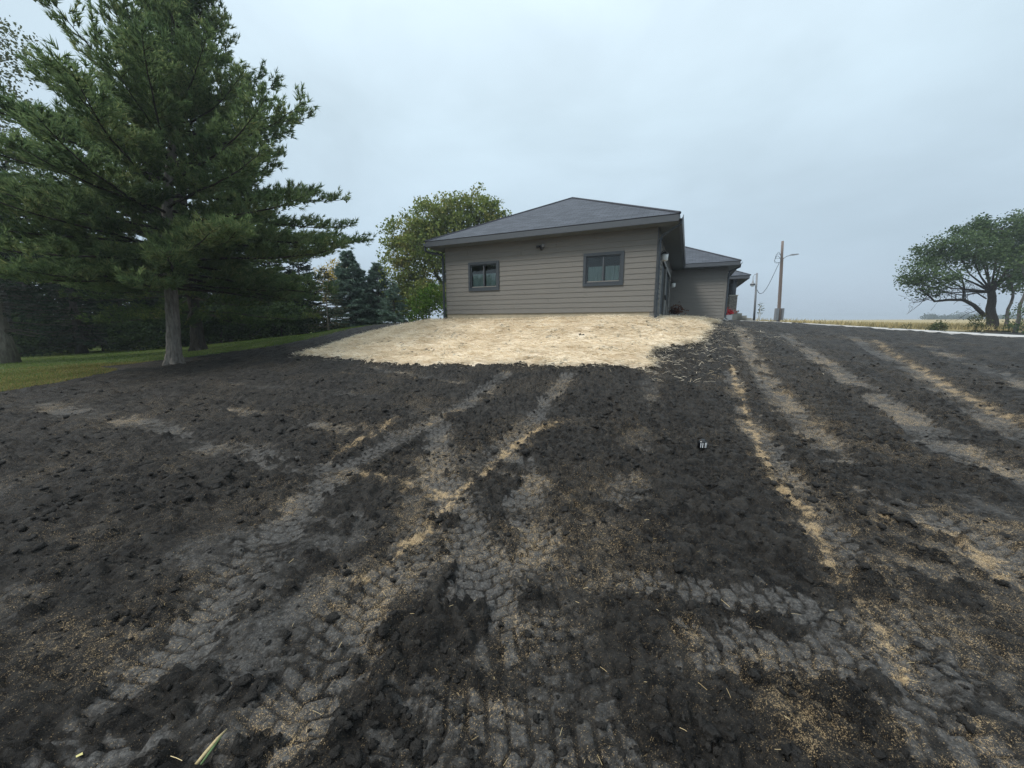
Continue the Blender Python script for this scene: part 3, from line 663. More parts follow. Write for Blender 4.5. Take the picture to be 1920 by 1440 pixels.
# garage doors on the side wall (outwards is +x)
for k, (a, b, c, d) in enumerate(GD):
    g = empty('garage_door'); g.parent = house; g.location = (W, a, c)
    n = 4; hh = (d-c)/n
    for i in range(n): MB().box(-.10, -.06, .0, b-a, i*hh+.004, (i+1)*hh-.004).build('door_panel', M['dark_door'], g)
    MB().box(-.1, .03, -.12, 0, 0, d-c+.12).build('jamb', M['light_trim'], g); MB().box(-.1, .03, b-a, b-a+.12, 0, d-c+.12).build('jamb', M['light_trim'], g)
    MB().box(-.1, .028, 0, b-a, d-c, d-c+.12).build('header', M['light_trim'], g)
MB().box(W-.05, W+.05, 1.9, 9.2, -.05, .04).build('door_sill', M['concrete'], house)
for (X, Y, z) in ((W, 1.15, 2.18), (W, 9.75, 2.02)):
    s = empty('wall_light'); s.parent = house; s.location = (X, Y, z)
    MB().box(.018, .05, -.07, .07, -.12, .16).build('back_plate', M['black'], s)
    MB().tube([(.04, 0, .12), (.14, 0, .2), (.17, 0, .14)], .014, 6).build('arm', M['black'], s)
    MB().lathe([(.13, .06), (.12, .09), (.05, .14), (.01, .16)], 12, (.17, 0, 0)).build('hood', M['black'], s, smooth=True)
    MB().lathe([(.085, -.16), (.105, -.14), (.115, .055), (.10, .06)], 12, (.17, 0, 0)).build('lamp_glass', M['lamp_glass'], s, smooth=True)
for (X, Y) in ((WX+.25, 13.2), (WX+.25, 16.2), (12.2, 20.0)):
    MB().lathe([(.09, 0), (.09, .012), (.05, .02)], 14, (X, Y, ZE-.034)).build('soffit_light', M['white'], house)
# porch: platform, steps, stone piers with square posts, beam
MB().box(WX-.6, 12.25, 17.72, 26.4, -.3, .66).build('porch_platform', M['porch_conc'], house)
MB().box(WX-.6, 12.33, 17.64, 26.45, .66, .78).build('porch_cap', M['porch_conc'], house)
for i in range(4): MB().box(12.26+.001*i, 12.55+.30*i, 17.9, 19.6, -.1, .60-.17*i).build('step', M['porch_conc'], house)
for Y in (18.0, 20.4, 22.8, 26.0):
    c_ = empty('porch_column'); c_.parent = house; c_.location = (11.92, Y, .78)
    MB().box(-.24, .24, -.24, .24, 0, 1.02).build('stone_pier', M['stone'], c_)
    MB().box(-.28, .28, -.28, .28, 1.02, 1.08).build('pier_cap', M['porch_conc'], c_)
    MB().box(-.13, .13, -.13, .13, 1.08, 2.06).build('post', M['trim'], c_)
MB().box(11.78, 12.06, 17.7, 26.3, 2.84, 2.93).build('porch_beam', M['trim'], house)
MB().box(10.4, 12.72, 17.64, 26.4, 2.935, 2.955).build('porch_soffit', M['soffit'], house)
MB().box(12.74, 12.765, 17.62, 26.4, 2.94, 3.12).build('fascia', M['fascia'], house)
MB().box(10.4, 12.735, 17.585, 17.61, 2.94, 3.12).build('fascia', M['fascia'], house)

# ---------------------------------------------------------------- foliage builders
def unit(v): return v/(np.linalg.norm(v, axis=-1, keepdims=True)+1e-9)
def needles(pos, axis, n, length, width, spread, jitter, g):
    """n single-triangle needles around every tuft"""
    P = np.repeat(pos, n, 0); A = np.repeat(unit(axis), n, 0); m = len(P)
    rv = g.normal(size=(m, 3)); pr = unit(rv-A*(rv*A).sum(1, keepdims=True)); ph = g.uniform(.08, spread, m)[:, None]
    d = A*np.cos(ph)+pr*np.sin(ph); ln = length*g.uniform(.65, 1.15, m)[:, None]
    b = P+A*g.uniform(-jitter, jitter, m)[:, None]; w = unit(np.cross(d, g.normal(size=(m, 3))))*width*.5
    V = np.empty((m, 3, 3)); V[:, 0] = b-w; V[:, 1] = b+w; V[:, 2] = b+d*ln
    return V.reshape(-1, 3), np.arange(3*m).reshape(-1, 3)
def leaves(pos, size, g, up=.3, bias=None):
    """folded diamond leaves"""
    m = len(pos); d = g.normal(size=(m, 3)); 
    if bias is not None: d = d+np.array(bias)
    d = unit(d); nrm = g.normal(size=(m, 3)); nrm[:, 2] += up*2; s = unit(np.cross(d, nrm)); n_ = np.cross(s, d)
    L_ = (size*g.uniform(.6, 1.3, m))[:, None]
    V = np.empty((m, 4, 3)); V[:, 0] = pos; V[:, 1] = pos+d*L_*.5+s*L_*.38+n_*L_*.1; V[:, 2] = pos+d*L_; V[:, 3] = pos+d*L_*.5-s*L_*.38+n_*L_*.1
    i = np.arange(m)*4; Fc = np.stack([i, i+1, i+2, i+3], 1)
    return V.reshape(-1, 3), Fc

def pine(name, base, H, lean, zlow, prof, seed, mt, bark, label, n_need=12, tuft_step=.108, whorl=.39, width=.030, group=None, per=7, trunk_r=.205, flare=1.4):
    g = np.random.default_rng(seed); t = empty(name, base); tag(t, label, 'tree', group)
    lean = np.array([lean[0], lean[1], 0.]); ax = lambda z: np.array([0, 0, z])+lean*(z/H)**1.3+np.array([.06*math.sin(z*.9), .05*math.cos(z*.7), 0])
    zs = np.linspace(0, H, 26); tb = MB()
    zs = np.r_[np.linspace(0, 3.6, 64), np.linspace(3.9, H, 24)]; ns = 36
    tb.tube([ax(z)-np.array([0, 0, .25 if z == 0 else 0]) for z in zs], [max(.015, trunk_r*(1-z/H)**.8*(1+(flare-1)*math.exp(-z*3.2))) for z in zs], ns)
    V = np.array(tb.v); cen = np.repeat(np.array([ax(z) for z in zs]), ns, 0); th = np.tile(np.arange(ns)*2*math.pi/ns, len(zs)); zz = np.repeat(zs, ns)
    # furrowed bark plates and root flare
    fur = np.abs(perlin(th*3.0+.6*perlin(th*2, zz*3, 5), zz*2.2, 6+seed))+.5*np.abs(perlin(th*6, zz*6.0, 8+seed))
    flr = 1+.28*np.exp(-zz*4)*np.cos(th*5+seed); k_ = (flr*(1+.22*fur-.06))[:, None]
    dxy = V-cen; dxy[:, 2] = 0; V[:, :2] = (cen+dxy*k_)[:, :2]; tb.v = [tuple(q) for q in V]
    tb.build('trunk', M[bark], t)
    bb = MB(); TP, TA = [], []
    z = zlow; k0 = 0.0
    while z < H*.985:
        f = (z-zlow)/(H-zlow); Lz = np.interp(f, [p[0] for p in prof], [p[1] for p in prof]); el0 = np.interp(f, [0, .25, .6, 1], [.02, .12, .55, 1.0])
        k0 += .6+g.uniform(0, .5); m = per if f < .9 else 4
        for k in range(m):
            a = k0+2*math.pi*k/m+g.uniform(-.25, .25); Lm = Lz*g.uniform(.72, 1.15)*(1+(.06 if math.cos(a) > 0 else .50)*math.cos(a)*float(sstep(.30, .52, f))); zz = z+g.uniform(-.15, .15); el = el0+g.uniform(-.12, .12)
            n = max(5, int(Lm/.33)); p = ax(zz); pts = [p]; d_h = np.array([math.cos(a), math.sin(a), 0]); perp = np.array([-d_h[1], d_h[0], 0])
            bend = g.uniform(-.22, .22)
            for i in range(n):
                u = (i+1)/n; e = el-.16*math.sin(u*math.pi)*(1-f)+.50*max(0, u-.55)*(.5+f); dd = d_h*math.cos(e)+np.array([0, 0, math.sin(e)])+perp*bend*u
                p = p+dd/np.linalg.norm(dd)*(Lm/n)+g.normal(size=3)*.012; pts.append(p)
            r0 = .012+.0075*Lm*(1-.3*f); bb.tube(pts, [r0*(1-.86*i/n) for i in range(n+1)], 5, cap=False)
            # side shoots
            s = .12+.10*(1-f); pts = np.array(pts)
            for i in range(1, n+1):
                u = i/n
                if u < s: continue
                dirm = unit(pts[i]-pts[i-1])
                for sg in (-1, 1):
                    lt = (.20+.95*(1-u)**.7*min(1, Lm/4.5)+.12)*g.uniform(.6, 1.2)
                    sd = unit(dirm*g.uniform(.65, 1.0)+perp*sg*g.uniform(.5, .95)+np.array([0, 0, g.uniform(.0, .40)]))
                    q = pts[i-1]+(pts[i]-pts[i-1])*g.uniform(0, 1); e_ = q+sd*lt*.5; e2 = e_+unit(sd+np.array([0, 0, .30]))*lt*.5
                    bb.tube([q, e_, e2], [.007, .005, .002], 3, cap=False)
                    nt_ = max(2, int(lt/tuft_step*(1-.28*sstep(.35, .75, f))))
                    for j in range(nt_):
                        v = (j+.7)/nt_; c = q+(e_-q)*min(1, v*2)+(e2-e_)*max(0, v*2-1)
                        TP.append(c+g.normal(size=3)*.03); TA.append(sd+np.array([0, 0, .35])+g.normal(size=3)*.25)
                        for _ in range(2 if v > .2 else 0):
                            TP.append(c+unit(g.normal(size=3)+sd*.8+np.array([0, 0, .5]))*g.uniform(.08, .22)); TA.append(sd+g.normal(size=3)*.45+np.array([0, 0, .5]))
            TP.append(pts[-1]); TA.append(pts[-1]-pts[-2]); TP.append(pts[-1]*.6+pts[-2]*.4); TA.append(pts[-1]-pts[-2])
        z += whorl*g.uniform(.8, 1.2)*(1+.25*f)
    bb.build('branches', M['bark_dark'], t)
    V, Fc = needles(np.array(TP), np.array(TA), n_need, .18, width, .95, .05, g)
    c = np_mesh('crown', V, Fc, M[mt], t); c['kind'] = 'stuff'
    return t, len(Fc)

def spruce(name, base, H, r0, seed, mt, label, zlow=.4, droop=.25, dens=1.0, group='spruces behind the pine', dead=0.0, nl=.15, bark='bark_dark', trunk_r=None, per=7, make=True):
    g = np.random.default_rng(seed); t = empty(name, base); tag(t, label, 'tree', group)
    tr = trunk_r or .02*H+.03
    MB().tube([(0, 0, z-(.2 if z == 0 else 0)) for z in np.linspace(0, H, 9)], [max(.012, tr*(1-z/H)*(1+.4*math.exp(-z*3))) for z in np.linspace(0, H, 9)], 9).build('trunk', M[bark], t, smooth=True)
    bb = MB(); TP, TA = [], []; z = zlow
    while z < H*.98:
        f = z/H; Lz = r0*(1-f)**.82+.10
        for k in range(per):
            a = g.uniform(0, 2*math.pi); Lm = Lz*g.uniform(.7, 1.1); n = 4; p = np.array([0, 0, z+g.uniform(-.1, .1)]); pts = [p]; dh = np.array([math.cos(a), math.sin(a), 0]); perp = np.array([-dh[1], dh[0], 0])
            for i in range(n):
                u = (i+1)/n; e = .35*f-droop*(1-f)*math.sin(u*2.4)+.35*max(0, u-.6); p = p+(dh*math.cos(e)+np.array([0, 0, math.sin(e)]))*Lm/n; pts.append(p)
            bb.tube(pts, [.008+.006*Lm*(1-.8*i/n) for i in range(n+1)], 3, cap=False); pts = np.array(pts)
            bare = g.random() < dead*(1-f)*1.8
            m = max(4, int(Lm/.075*dens*(.25 if bare else 1)))
            for j in range(m):
                u = g.uniform(.12, 1.0)**.8; i = min(n-1, int(u*n)); c = pts[i]+(pts[i+1]-pts[i])*(u*n-i); sg = g.choice((-1, 1)); ls = (.12+.45*(1-u))*min(1, Lm)*g.uniform(0, 1)
                dr = unit(dh*.75+perp*sg*.8+np.array([0, 0, -droop*.6+g.normal()*.15])); TP.append(c+dr*ls); TA.append(dr+g.normal(size=3)*.15)
                if bare and g.random() < .6: bb.tube([c, c+dr*ls], [.005, .002], 3, cap=False)
        z += .26*(1-.4*f)*g.uniform(.8, 1.2)
    bb.build('branches', M['bark_dark'], t)
    V, Fc = needles(np.array(TP), np.array(TA), 5, nl, nl*.26, .9, .06, g)
    c = np_mesh('crown', V, Fc, M[mt], t); c['kind'] = 'stuff'
    return t

def broadleaf(name, base, lobes, n_clump, n_leaf, size, seed, mt, label, trunk_top=None, trunk_r=.2, bark='bark_grey', group=None, cr=.45, bias=None, cat='tree', shell=.55, fork=4, cut_below=None, limb_k=.5):
    """lobes in local coordinates (cx, cy, cz, rx, ry, rz): limbs run to the lobes, twigs to leaf clumps"""
    g = np.random.default_rng(seed); t = empty(name, base); tag(t, label, cat, group)
    lb = np.array(lobes, float); wts = (lb[:, 3]*lb[:, 4]*lb[:, 5])**.75; wts /= wts.sum()
    tt = np.array(trunk_top if trunk_top is not None else (lb[:, 0].mean()*.3, lb[:, 1].mean()*.3, lb[:, 2].min()*.7))
    tb = MB(); n = 7; pts = [tt*(i/n)+np.array([.05*math.sin(i*1.3), .05*math.cos(i*1.7), 0])*(1 if 0 < i < n else 0)-np.array([0, 0, .25 if i == 0 else 0]) for i in range(n+1)]
    tb.tube(pts, [trunk_r*(1-.35*i/n)*(1+.45*math.exp(-i*1.1)) for i in range(n+1)], 12); 
    tb.build('trunk', M[bark], t, smooth=True)
    bb = MB(); C = []
    for li, l in enumerate(lb):
        c = l[:3]; mid = tt+(c-tt)*.5+np.array([g.normal()*.15, g.normal()*.15, -.08*np.linalg.norm(c-tt)]); r = trunk_r*limb_k*(.6+.4*wts[li]/wts.max())
        bb.tube([tt-np.array([0,0,.1]), tt+(mid-tt)*.5, mid, c], [r, r*.8, r*.6, r*.3], 6, cap=False)
        k = max(3, int(n_clump*wts[li]))
        for j in range(k):
            d = unit(g.normal(size=3)); rr = g.uniform(shell, 1.0)**.6 if g.random() < .8 else g.uniform(.2, .7)
            p = c+d*rr*l[3:]*(1+.12*g.normal())
            if cut_below is not None and p[2] < cut_below: continue
            C.append(p)
            if j % 2 == 0: q = c+(mid-c)*g.uniform(0, .5); m_ = (p+q)/2+g.normal(size=3)*.12; bb.tube([q, m_, p], [r*.28, r*.16, .006], 3, cap=False)
    bb.build('branches', M[bark], t)
    C = np.array(C); P = np.repeat(C, n_leaf, 0)+g.normal(size=(len(C)*n_leaf, 3)).clip(-1.25, 1.25)*np.array([cr, cr, cr*.62])*np.repeat(g.uniform(.55, 1.25, len(C)), n_leaf)[:, None]
    V, Fc = leaves(P, size, g, bias=bias); c = np_mesh('crown', V, Fc, M[mt], t); c['kind'] = 'stuff'
    return t

# ---------------------------------------------------------------- trees on the left
PX, PY = -11.92, 13.07
pine('pine_tree', (PX, PY, gz(PX, PY)), 13.0, (2.0, .2), 2.75, [(0, 4.7), (.12, 6.1), (.28, 5.4), (.40, 4.0), (.55, 2.7), (.70, 1.9), (.85, 1.35), (1, .5)], 21, 'pine', 'bark', 'large white pine with a pale bare trunk rising from the black soil')
PX2, PY2 = -15.71, 18.67
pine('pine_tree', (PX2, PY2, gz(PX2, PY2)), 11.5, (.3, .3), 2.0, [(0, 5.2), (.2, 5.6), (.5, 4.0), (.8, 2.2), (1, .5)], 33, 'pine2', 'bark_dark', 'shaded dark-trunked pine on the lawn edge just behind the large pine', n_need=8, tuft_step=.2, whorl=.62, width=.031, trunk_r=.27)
def S(u, D, **k): 
    p = at(u, 640, D); return (float(p[0]), float(p[1]), gz(p[0], p[1]))
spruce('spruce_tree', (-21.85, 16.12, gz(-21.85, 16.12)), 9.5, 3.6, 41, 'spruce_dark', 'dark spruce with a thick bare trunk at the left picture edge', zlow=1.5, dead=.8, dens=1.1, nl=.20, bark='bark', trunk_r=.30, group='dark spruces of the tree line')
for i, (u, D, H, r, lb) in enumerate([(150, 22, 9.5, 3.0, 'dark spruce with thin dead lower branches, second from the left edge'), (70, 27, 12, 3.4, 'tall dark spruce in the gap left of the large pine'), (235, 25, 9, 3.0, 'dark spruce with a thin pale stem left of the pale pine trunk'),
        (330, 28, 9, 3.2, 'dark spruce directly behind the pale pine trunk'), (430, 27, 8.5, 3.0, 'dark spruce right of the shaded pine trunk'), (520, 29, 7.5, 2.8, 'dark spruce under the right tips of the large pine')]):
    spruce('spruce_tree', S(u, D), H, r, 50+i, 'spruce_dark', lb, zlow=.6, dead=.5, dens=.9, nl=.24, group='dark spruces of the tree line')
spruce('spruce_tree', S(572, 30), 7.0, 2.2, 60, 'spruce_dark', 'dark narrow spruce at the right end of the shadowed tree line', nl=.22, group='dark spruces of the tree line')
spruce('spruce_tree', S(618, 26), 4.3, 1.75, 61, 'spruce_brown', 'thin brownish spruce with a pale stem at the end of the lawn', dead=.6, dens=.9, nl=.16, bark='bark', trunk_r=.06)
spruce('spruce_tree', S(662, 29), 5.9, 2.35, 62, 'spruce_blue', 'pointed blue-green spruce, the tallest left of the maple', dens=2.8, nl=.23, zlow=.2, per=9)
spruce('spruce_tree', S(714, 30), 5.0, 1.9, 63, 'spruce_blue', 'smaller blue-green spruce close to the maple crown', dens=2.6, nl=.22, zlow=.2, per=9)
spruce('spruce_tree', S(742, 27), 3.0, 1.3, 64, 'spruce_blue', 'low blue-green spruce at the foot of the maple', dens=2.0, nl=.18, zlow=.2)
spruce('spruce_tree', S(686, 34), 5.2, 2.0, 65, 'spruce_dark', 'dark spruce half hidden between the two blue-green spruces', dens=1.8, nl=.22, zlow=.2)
# understory along the dark tree line
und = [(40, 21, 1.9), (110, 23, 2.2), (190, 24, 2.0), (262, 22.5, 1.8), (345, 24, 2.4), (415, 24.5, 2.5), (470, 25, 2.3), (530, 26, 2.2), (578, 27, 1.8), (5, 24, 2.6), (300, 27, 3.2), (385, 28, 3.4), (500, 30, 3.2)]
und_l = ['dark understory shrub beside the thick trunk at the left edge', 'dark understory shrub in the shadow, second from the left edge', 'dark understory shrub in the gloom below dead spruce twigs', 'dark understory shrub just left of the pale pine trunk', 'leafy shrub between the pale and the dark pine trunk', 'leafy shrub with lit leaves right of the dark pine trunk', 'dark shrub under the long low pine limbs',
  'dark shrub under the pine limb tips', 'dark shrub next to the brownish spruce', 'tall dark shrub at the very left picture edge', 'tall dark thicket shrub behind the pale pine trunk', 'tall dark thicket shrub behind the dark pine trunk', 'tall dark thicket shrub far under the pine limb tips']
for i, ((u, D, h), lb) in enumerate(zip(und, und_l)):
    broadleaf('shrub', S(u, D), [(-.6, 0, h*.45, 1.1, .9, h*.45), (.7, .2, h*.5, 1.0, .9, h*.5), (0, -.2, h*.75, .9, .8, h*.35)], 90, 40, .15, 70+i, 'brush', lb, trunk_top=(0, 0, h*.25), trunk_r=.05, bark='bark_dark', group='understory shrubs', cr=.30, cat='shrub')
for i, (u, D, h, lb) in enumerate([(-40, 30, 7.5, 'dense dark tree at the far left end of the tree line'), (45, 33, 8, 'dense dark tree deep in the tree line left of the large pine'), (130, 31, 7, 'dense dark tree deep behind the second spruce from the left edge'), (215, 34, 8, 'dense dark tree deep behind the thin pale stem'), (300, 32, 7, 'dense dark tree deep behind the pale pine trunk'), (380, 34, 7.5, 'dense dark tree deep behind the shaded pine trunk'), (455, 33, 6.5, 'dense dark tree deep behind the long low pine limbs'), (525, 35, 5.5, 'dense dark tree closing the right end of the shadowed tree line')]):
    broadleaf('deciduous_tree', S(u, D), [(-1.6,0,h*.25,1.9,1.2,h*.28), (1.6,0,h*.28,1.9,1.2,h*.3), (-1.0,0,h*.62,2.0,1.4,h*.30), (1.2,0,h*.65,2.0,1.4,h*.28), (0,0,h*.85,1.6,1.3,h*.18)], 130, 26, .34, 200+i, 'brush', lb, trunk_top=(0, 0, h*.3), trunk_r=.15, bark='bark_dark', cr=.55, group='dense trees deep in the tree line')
# thinning tall tree at the top left corner
b = S(22, 20.5); 
broadleaf('deciduous_tree', b, [(-1.5,0,9.5,2.4,2.2,2.0), (1.4,.5,11.0,2.2,2,2.2), (.8,0,14.0,2.2,2,1.9), (-2.5,0,13.5,2.2,2,2.2), (2.0,0,8.4,1.8,1.8,1.6), (-.4,0,16.4,2.0,1.8,1.4), (2.4,0,15.2,1.4,1.4,1.2)], 300, 34, .15, 90, 'sparse', 'tall thinning leafy tree behind the pine at the top left', trunk_top=(0, 0, 7.0), trunk_r=.2, cr=.42)
# maple, shrub and yellow tree left of the house
b = S(838, 31); 
broadleaf('maple_tree', b, [(-3.4,0,4.6,1.7,1.7,1.9), (-2.4,.2,7.0,2.0,2,1.6), (-.6,-.4,8.2,1.9,1.8,1.6), (1.2,0,8.4,1.6,1.6,1.6), (3.0,.2,8.6,1.6,1.6,1.7), (4.2,0,7.4,1.3,1.4,1.4), (-1.0,-1.2,5.4,2.2,1.6,1.8), (1.6,-.8,5.6,2.2,1.6,1.8), (-2.8,-.5,2.6,1.3,1.3,1.0), (-1.2,-1.2,2.4,1.5,1.2,1.2), (.6,-1.2,2.6,1.4,1.2,1.2), (-3.6,-.3,1.4,1.1,1.0,.9), (-2.0,-1,.9,1.2,1,.8)], 560, 64, .19, 91, 'maple', 'large green maple turning gold behind the left house corner', trunk_top=(.2, 0, 2.6), trunk_r=.26, bark='bark_grey', cr=.42)
b = S(806, 20.5)
broadleaf('shrub', b, [(-.5,0,.7,.75,.7,.7), (.35,-.1,.9,.8,.7,.8), (.1,.2,1.5,.6,.6,.5)], 70, 30, .11, 92, 'shrub_green', 'bright green bush against the left wall of the house', trunk_top=(0, 0, .25), trunk_r=.04, cr=.2, cat='shrub')
b = S(634, 42)
broadleaf('deciduous_tree', b, [(-.6,0,5.6,1.3,1.2,1.3), (.8,0,6.4,1.2,1.2,1.2), (0,0,4.0,1.3,1.2,1.2)], 60, 30, .2, 93, 'yellow', 'small golden yellow tree showing above the brownish spruce', trunk_top=(0, 0, 2.2), trunk_r=.1, cr=.4)
for i, (u, D, h, lb) in enumerate([(755, 40, 4.5, 'low leafy tree filling the gap below the maple'), (560, 45, 6.0, 'leafy tree far behind the dark end of the tree line'), (690, 50, 4.6, 'pale green tree far behind the blue-green spruces')]):
    broadleaf('deciduous_tree', S(u, D), [(-1.2,0,h*.5,1.6,1.4,h*.35), (1.2,0,h*.55,1.6,1.4,h*.35), (0,0,h*.8,1.5,1.4,h*.2)], 80, 26, .24, 100+i, 'sparse' if i != 1 else 'brush', lb, trunk_top=(0, 0, h*.25), trunk_r=.1, cr=.5)

# ---------------------------------------------------------------- right side: cottonwood, roadside trees, poles
TD = 38.0; tbase = at(1860, 621, TD); tbase[2] = gz(tbase[0], tbase[1])
def rel(u, v, dd=0.0): p = at(u, v, TD+dd); return p-tbase
def lob(u, v, ru, rv, dd=0.0, ry=None): c = rel(u, v, dd); k = TD/715; return (*c, ru*k, ry or (ru+rv)*.5*k, rv*k)
ct = broadleaf('cottonwood_tree', tuple(tbase), [lob(1722, 512, 34, 24), lob(1745, 478, 38, 26, .5), lob(1788, 458, 34, 26, -1), lob(1830, 440, 36, 26, .5), lob(1880, 426, 40, 28), lob(1930, 430, 46, 38, 1), lob(1768, 520, 30, 26, -1.5), lob(1706, 528, 20, 14), lob(1745, 546, 24, 16, .6), lob(1855, 418, 22, 16, 1), lob(1820, 475, 50, 30, -1), lob(1880, 470, 44, 36, 1), lob(1920, 480, 40, 40), lob(1898, 525, 24, 26, .5)],
   430, 60, .19, 120, 'cotton', 'big windswept cottonwood with a thick dark trunk by the gravel road', trunk_top=tuple(rel(1858, 545)), trunk_r=.42, bark='bark_dark', cr=.52, bias=(-.8, 0, -.4), shell=.35, limb_k=.3)
db = MB(); g = np.random.default_rng(8)
def dead_limb(path, r0, r1, depth=0):
    n = len(path); pts = [np.array(p) for p in path]; db.tube(pts, [r0+(r1-r0)*i/(n-1) for i in range(n)], 5, cap=False)
    if depth > 1: return
    for i in range(1, n):
        for k in range(3 if depth == 0 else 2):
            q = pts[i-1]+(pts[i]-pts[i-1])*g.random(); d = unit(np.array([-.5+g.normal()*.5, g.normal()*.5, .35+g.normal()*.55])); l_ = g.uniform(.8, 2.2)/(1+depth*.6)
            dead_limb([q, q+d*l_*.5+g.normal(size=3)*.1, q+d*l_+np.array([-.15, 0, -.05])+g.normal(size=3)*.12], r1*.7, .012, depth+1)
dead_limb([rel(1846, 592), rel(1825, 572), rel(1806, 562), rel(1780, 562), rel(1752, 565), rel(1742, 555), rel(1728, 545)], .20, .05)
dead_limb([rel(1806, 562), rel(1808, 540), rel(1801, 512)], .11, .05)
dead_limb([rel(1849, 560), rel(1825, 545), rel(1805, 548)], .07, .025)
db.build('dead_limb', M['bark_dark'], ct)
def thin_tree(u, v, D, top, seed, label, r=.14, leaf=True):
    p = at(u, v, D); z = gz(p[0], p[1]); h = at(u, top, D)[2]-z
    return broadleaf('deciduous_tree', (p[0], p[1], z), [(.6,0,h*.75,1.2,1,1.3), (-.8,0,h*.9,1.3,1,1.2), (.9,0,h*1.0,1.3,1,1.1)], 36, 18, .26, seed, 'cotton', label, trunk_top=(.1, 0, h*.62), trunk_r=r, bark='bark_grey', cr=.5)
thin_tree(1882, 622, 37, 500, 130, 'slim straight tree just right of the cottonwood trunk')
thin_tree(1903, 622, 34, 470, 131, 'pale slim trunk near the right picture edge', r=.13)
for i, (u, D, rw, h, lb, mt_) in enumerate([(1828, 37, .95, 1.6, 'leafy bush against the left side of the cottonwood trunk', 'weed'), (1757, 36, .7, .8, 'low bush at the near edge of the ripe field', 'weed'), (1700, 38, .35, .45, 'tiny weed clump on the field edge left of the low bush', 'weed'), (1916, 33, 1.3, 3.2, 'dark tall bush at the right picture edge', 'cotton'), (1893, 36.5, .6, .7, 'small weedy bush between the two slim trunks', 'weed')]):
    p = at(u, 620, D); broadleaf('bush', (p[0], p[1], gz(p[0], p[1])), [(-rw*.5,0,h*.4,rw*.7,rw*.6,h*.4), (rw*.4,.1,h*.5,rw*.7,rw*.6,h*.45), (0,0,h*.75,rw*.5,rw*.5,h*.3)], 40, 20, .14, 140+i, mt_, lb, trunk_top=(0, 0, h*.2), trunk_r=.04, cr=.22, cat='bush')
far_l = ['hazy far tree at the left end of the distant row', 'low hazy far tree, second in the distant row', 'hazy far tree in the middle of the distant row', 'tallest rounded hazy far tree in the distant row', 'hazy far tree right of the rounded one', 'hazy far tree just left of the cottonwood trunk', 'hazy far tree seen right of the cottonwood trunk', 'hazy far tree at the right end of the distant row']
for i, (u, h, wd) in enumerate([(1745, 6.5, 5), (1763, 5, 6), (1778, 6, 6), (1793, 9.5, 6), (1812, 6, 6), (1832, 7.5, 6), (1876, 6.5, 7), (1896, 7, 6)]):
    D = 340+13*((i*5) % 4); p = at(u, 602, D); z = gz(p[0], p[1])
    broadleaf('far_tree', (p[0], p[1], z), [(-wd*.6,0,h*.45,wd*.8,wd*.6,h*.45), (wd*.6,0,h*.5,wd*.8,wd*.6,h*.42), (0,0,h*.7,wd*.6,wd*.5,h*.32)], 60, 12, 1.1, 160+i, 'far_tree', far_l[i], trunk_top=(0, 0, h*.3), trunk_r=.3, cr=1.3, group='distant tree row')

# utility pole with lamp arm, meter box and cable coil
ub = at(1459, 604, 35); ub[2] = gz(ub[0], ub[1]); u_t = at(1467.5, 452, 35)-ub
up = empty('utility_pole', tuple(ub)); tag(up, 'tall wooden utility pole with a lamp arm and a box at its foot', 'pole')
def along(f): return u_t*f
MB().tube([along(f)-np.array([0, 0, .3 if f == 0 else 0]) for f in np.linspace(0, 1, 8)], [.135-.04*f for f in np.linspace(0, 1, 8)], 12).build('pole', M['pole_wood'], up, smooth=True)
mb = along(.12); MB().box(mb[0]-.42, mb[0]-.16, mb[1]-.28, mb[1]-.02, mb[2]-.65, mb[2]+.45).build('meter_box', M['grey_metal'], up)
MB().box(mb[0]+.14, mb[0]+.30, mb[1]-.28, mb[1]-.02, mb[2]-.6, mb[2]+.45).build('meter_box', M['grey_metal'], up)
MB().tube([along(.02)+np.array([-.02, -.24, 0]), along(.5)+np.array([0, -.20, 0]), along(.8)+np.array([0, -.18, 0])], .035, 6).build('conduit', M['pole_wood'], up)
a0 = along(.81); MB().tube([a0+np.array([.1, 0, -.2]), a0+np.array([.4, 0, .05]), a0+np.array([.75, 0, .15]), a0+np.array([1.1, 0, .17])], .03, 6).build('lamp_arm', M['grey_metal'], up)
MB().add([(a0[0]+.75, a0[1]-.12, a0[2]+.13), (a0[0]+1.42, a0[1]-.16, a0[2]+.20), (a0[0]+1.42, a0[1]+.16, a0[2]+.20), (a0[0]+.75, a0[1]+.12, a0[2]+.13), (a0[0]+.80, a0[1]-.10, a0[2]+.24), (a0[0]+1.36, a0[1]-.13, a0[2]+.28), (a0[0]+1.36, a0[1]+.13, a0[2]+.28), (a0[0]+.80, a0[1]+.10, a0[2]+.24)], [(3,2,1,0),(4,5,6,7),(0,1,5,4),(1,2,6,5),(2,3,7,6),(3,0,4,7)]).build('lamp_head', M['grey_metal'], up)
for k, (dz, rr) in enumerate(((0, .32), (.35, .28), (.1, .38))):
    c0 = along(.78)+np.array([-.36, -.05*k, dz]); MB().tube([c0+np.array([rr*math.cos(q)*.8, .1*math.sin(q*2), rr*math.sin(q)]) for q in np.linspace(0, 2*math.pi, 15)], .014, 4, cap=False).build('cable_coil', M['wire'], up)
lb_ = at(1414, 601, 33); lb_[2] = gz(lb_[0], lb_[1]); l_t = at(1419.5, 512, 33)-lb_
lp = empty('lamp_post', tuple(lb_)); tag(lp, 'slim yard light post with a hanging bell lamp left of the utility pole', 'lamp post')
MB().tube([-np.array([0, 0, .3]), l_t*.5, l_t], [.085, .08, .07], 10).build('post', M['grey_metal'], lp, smooth=True)
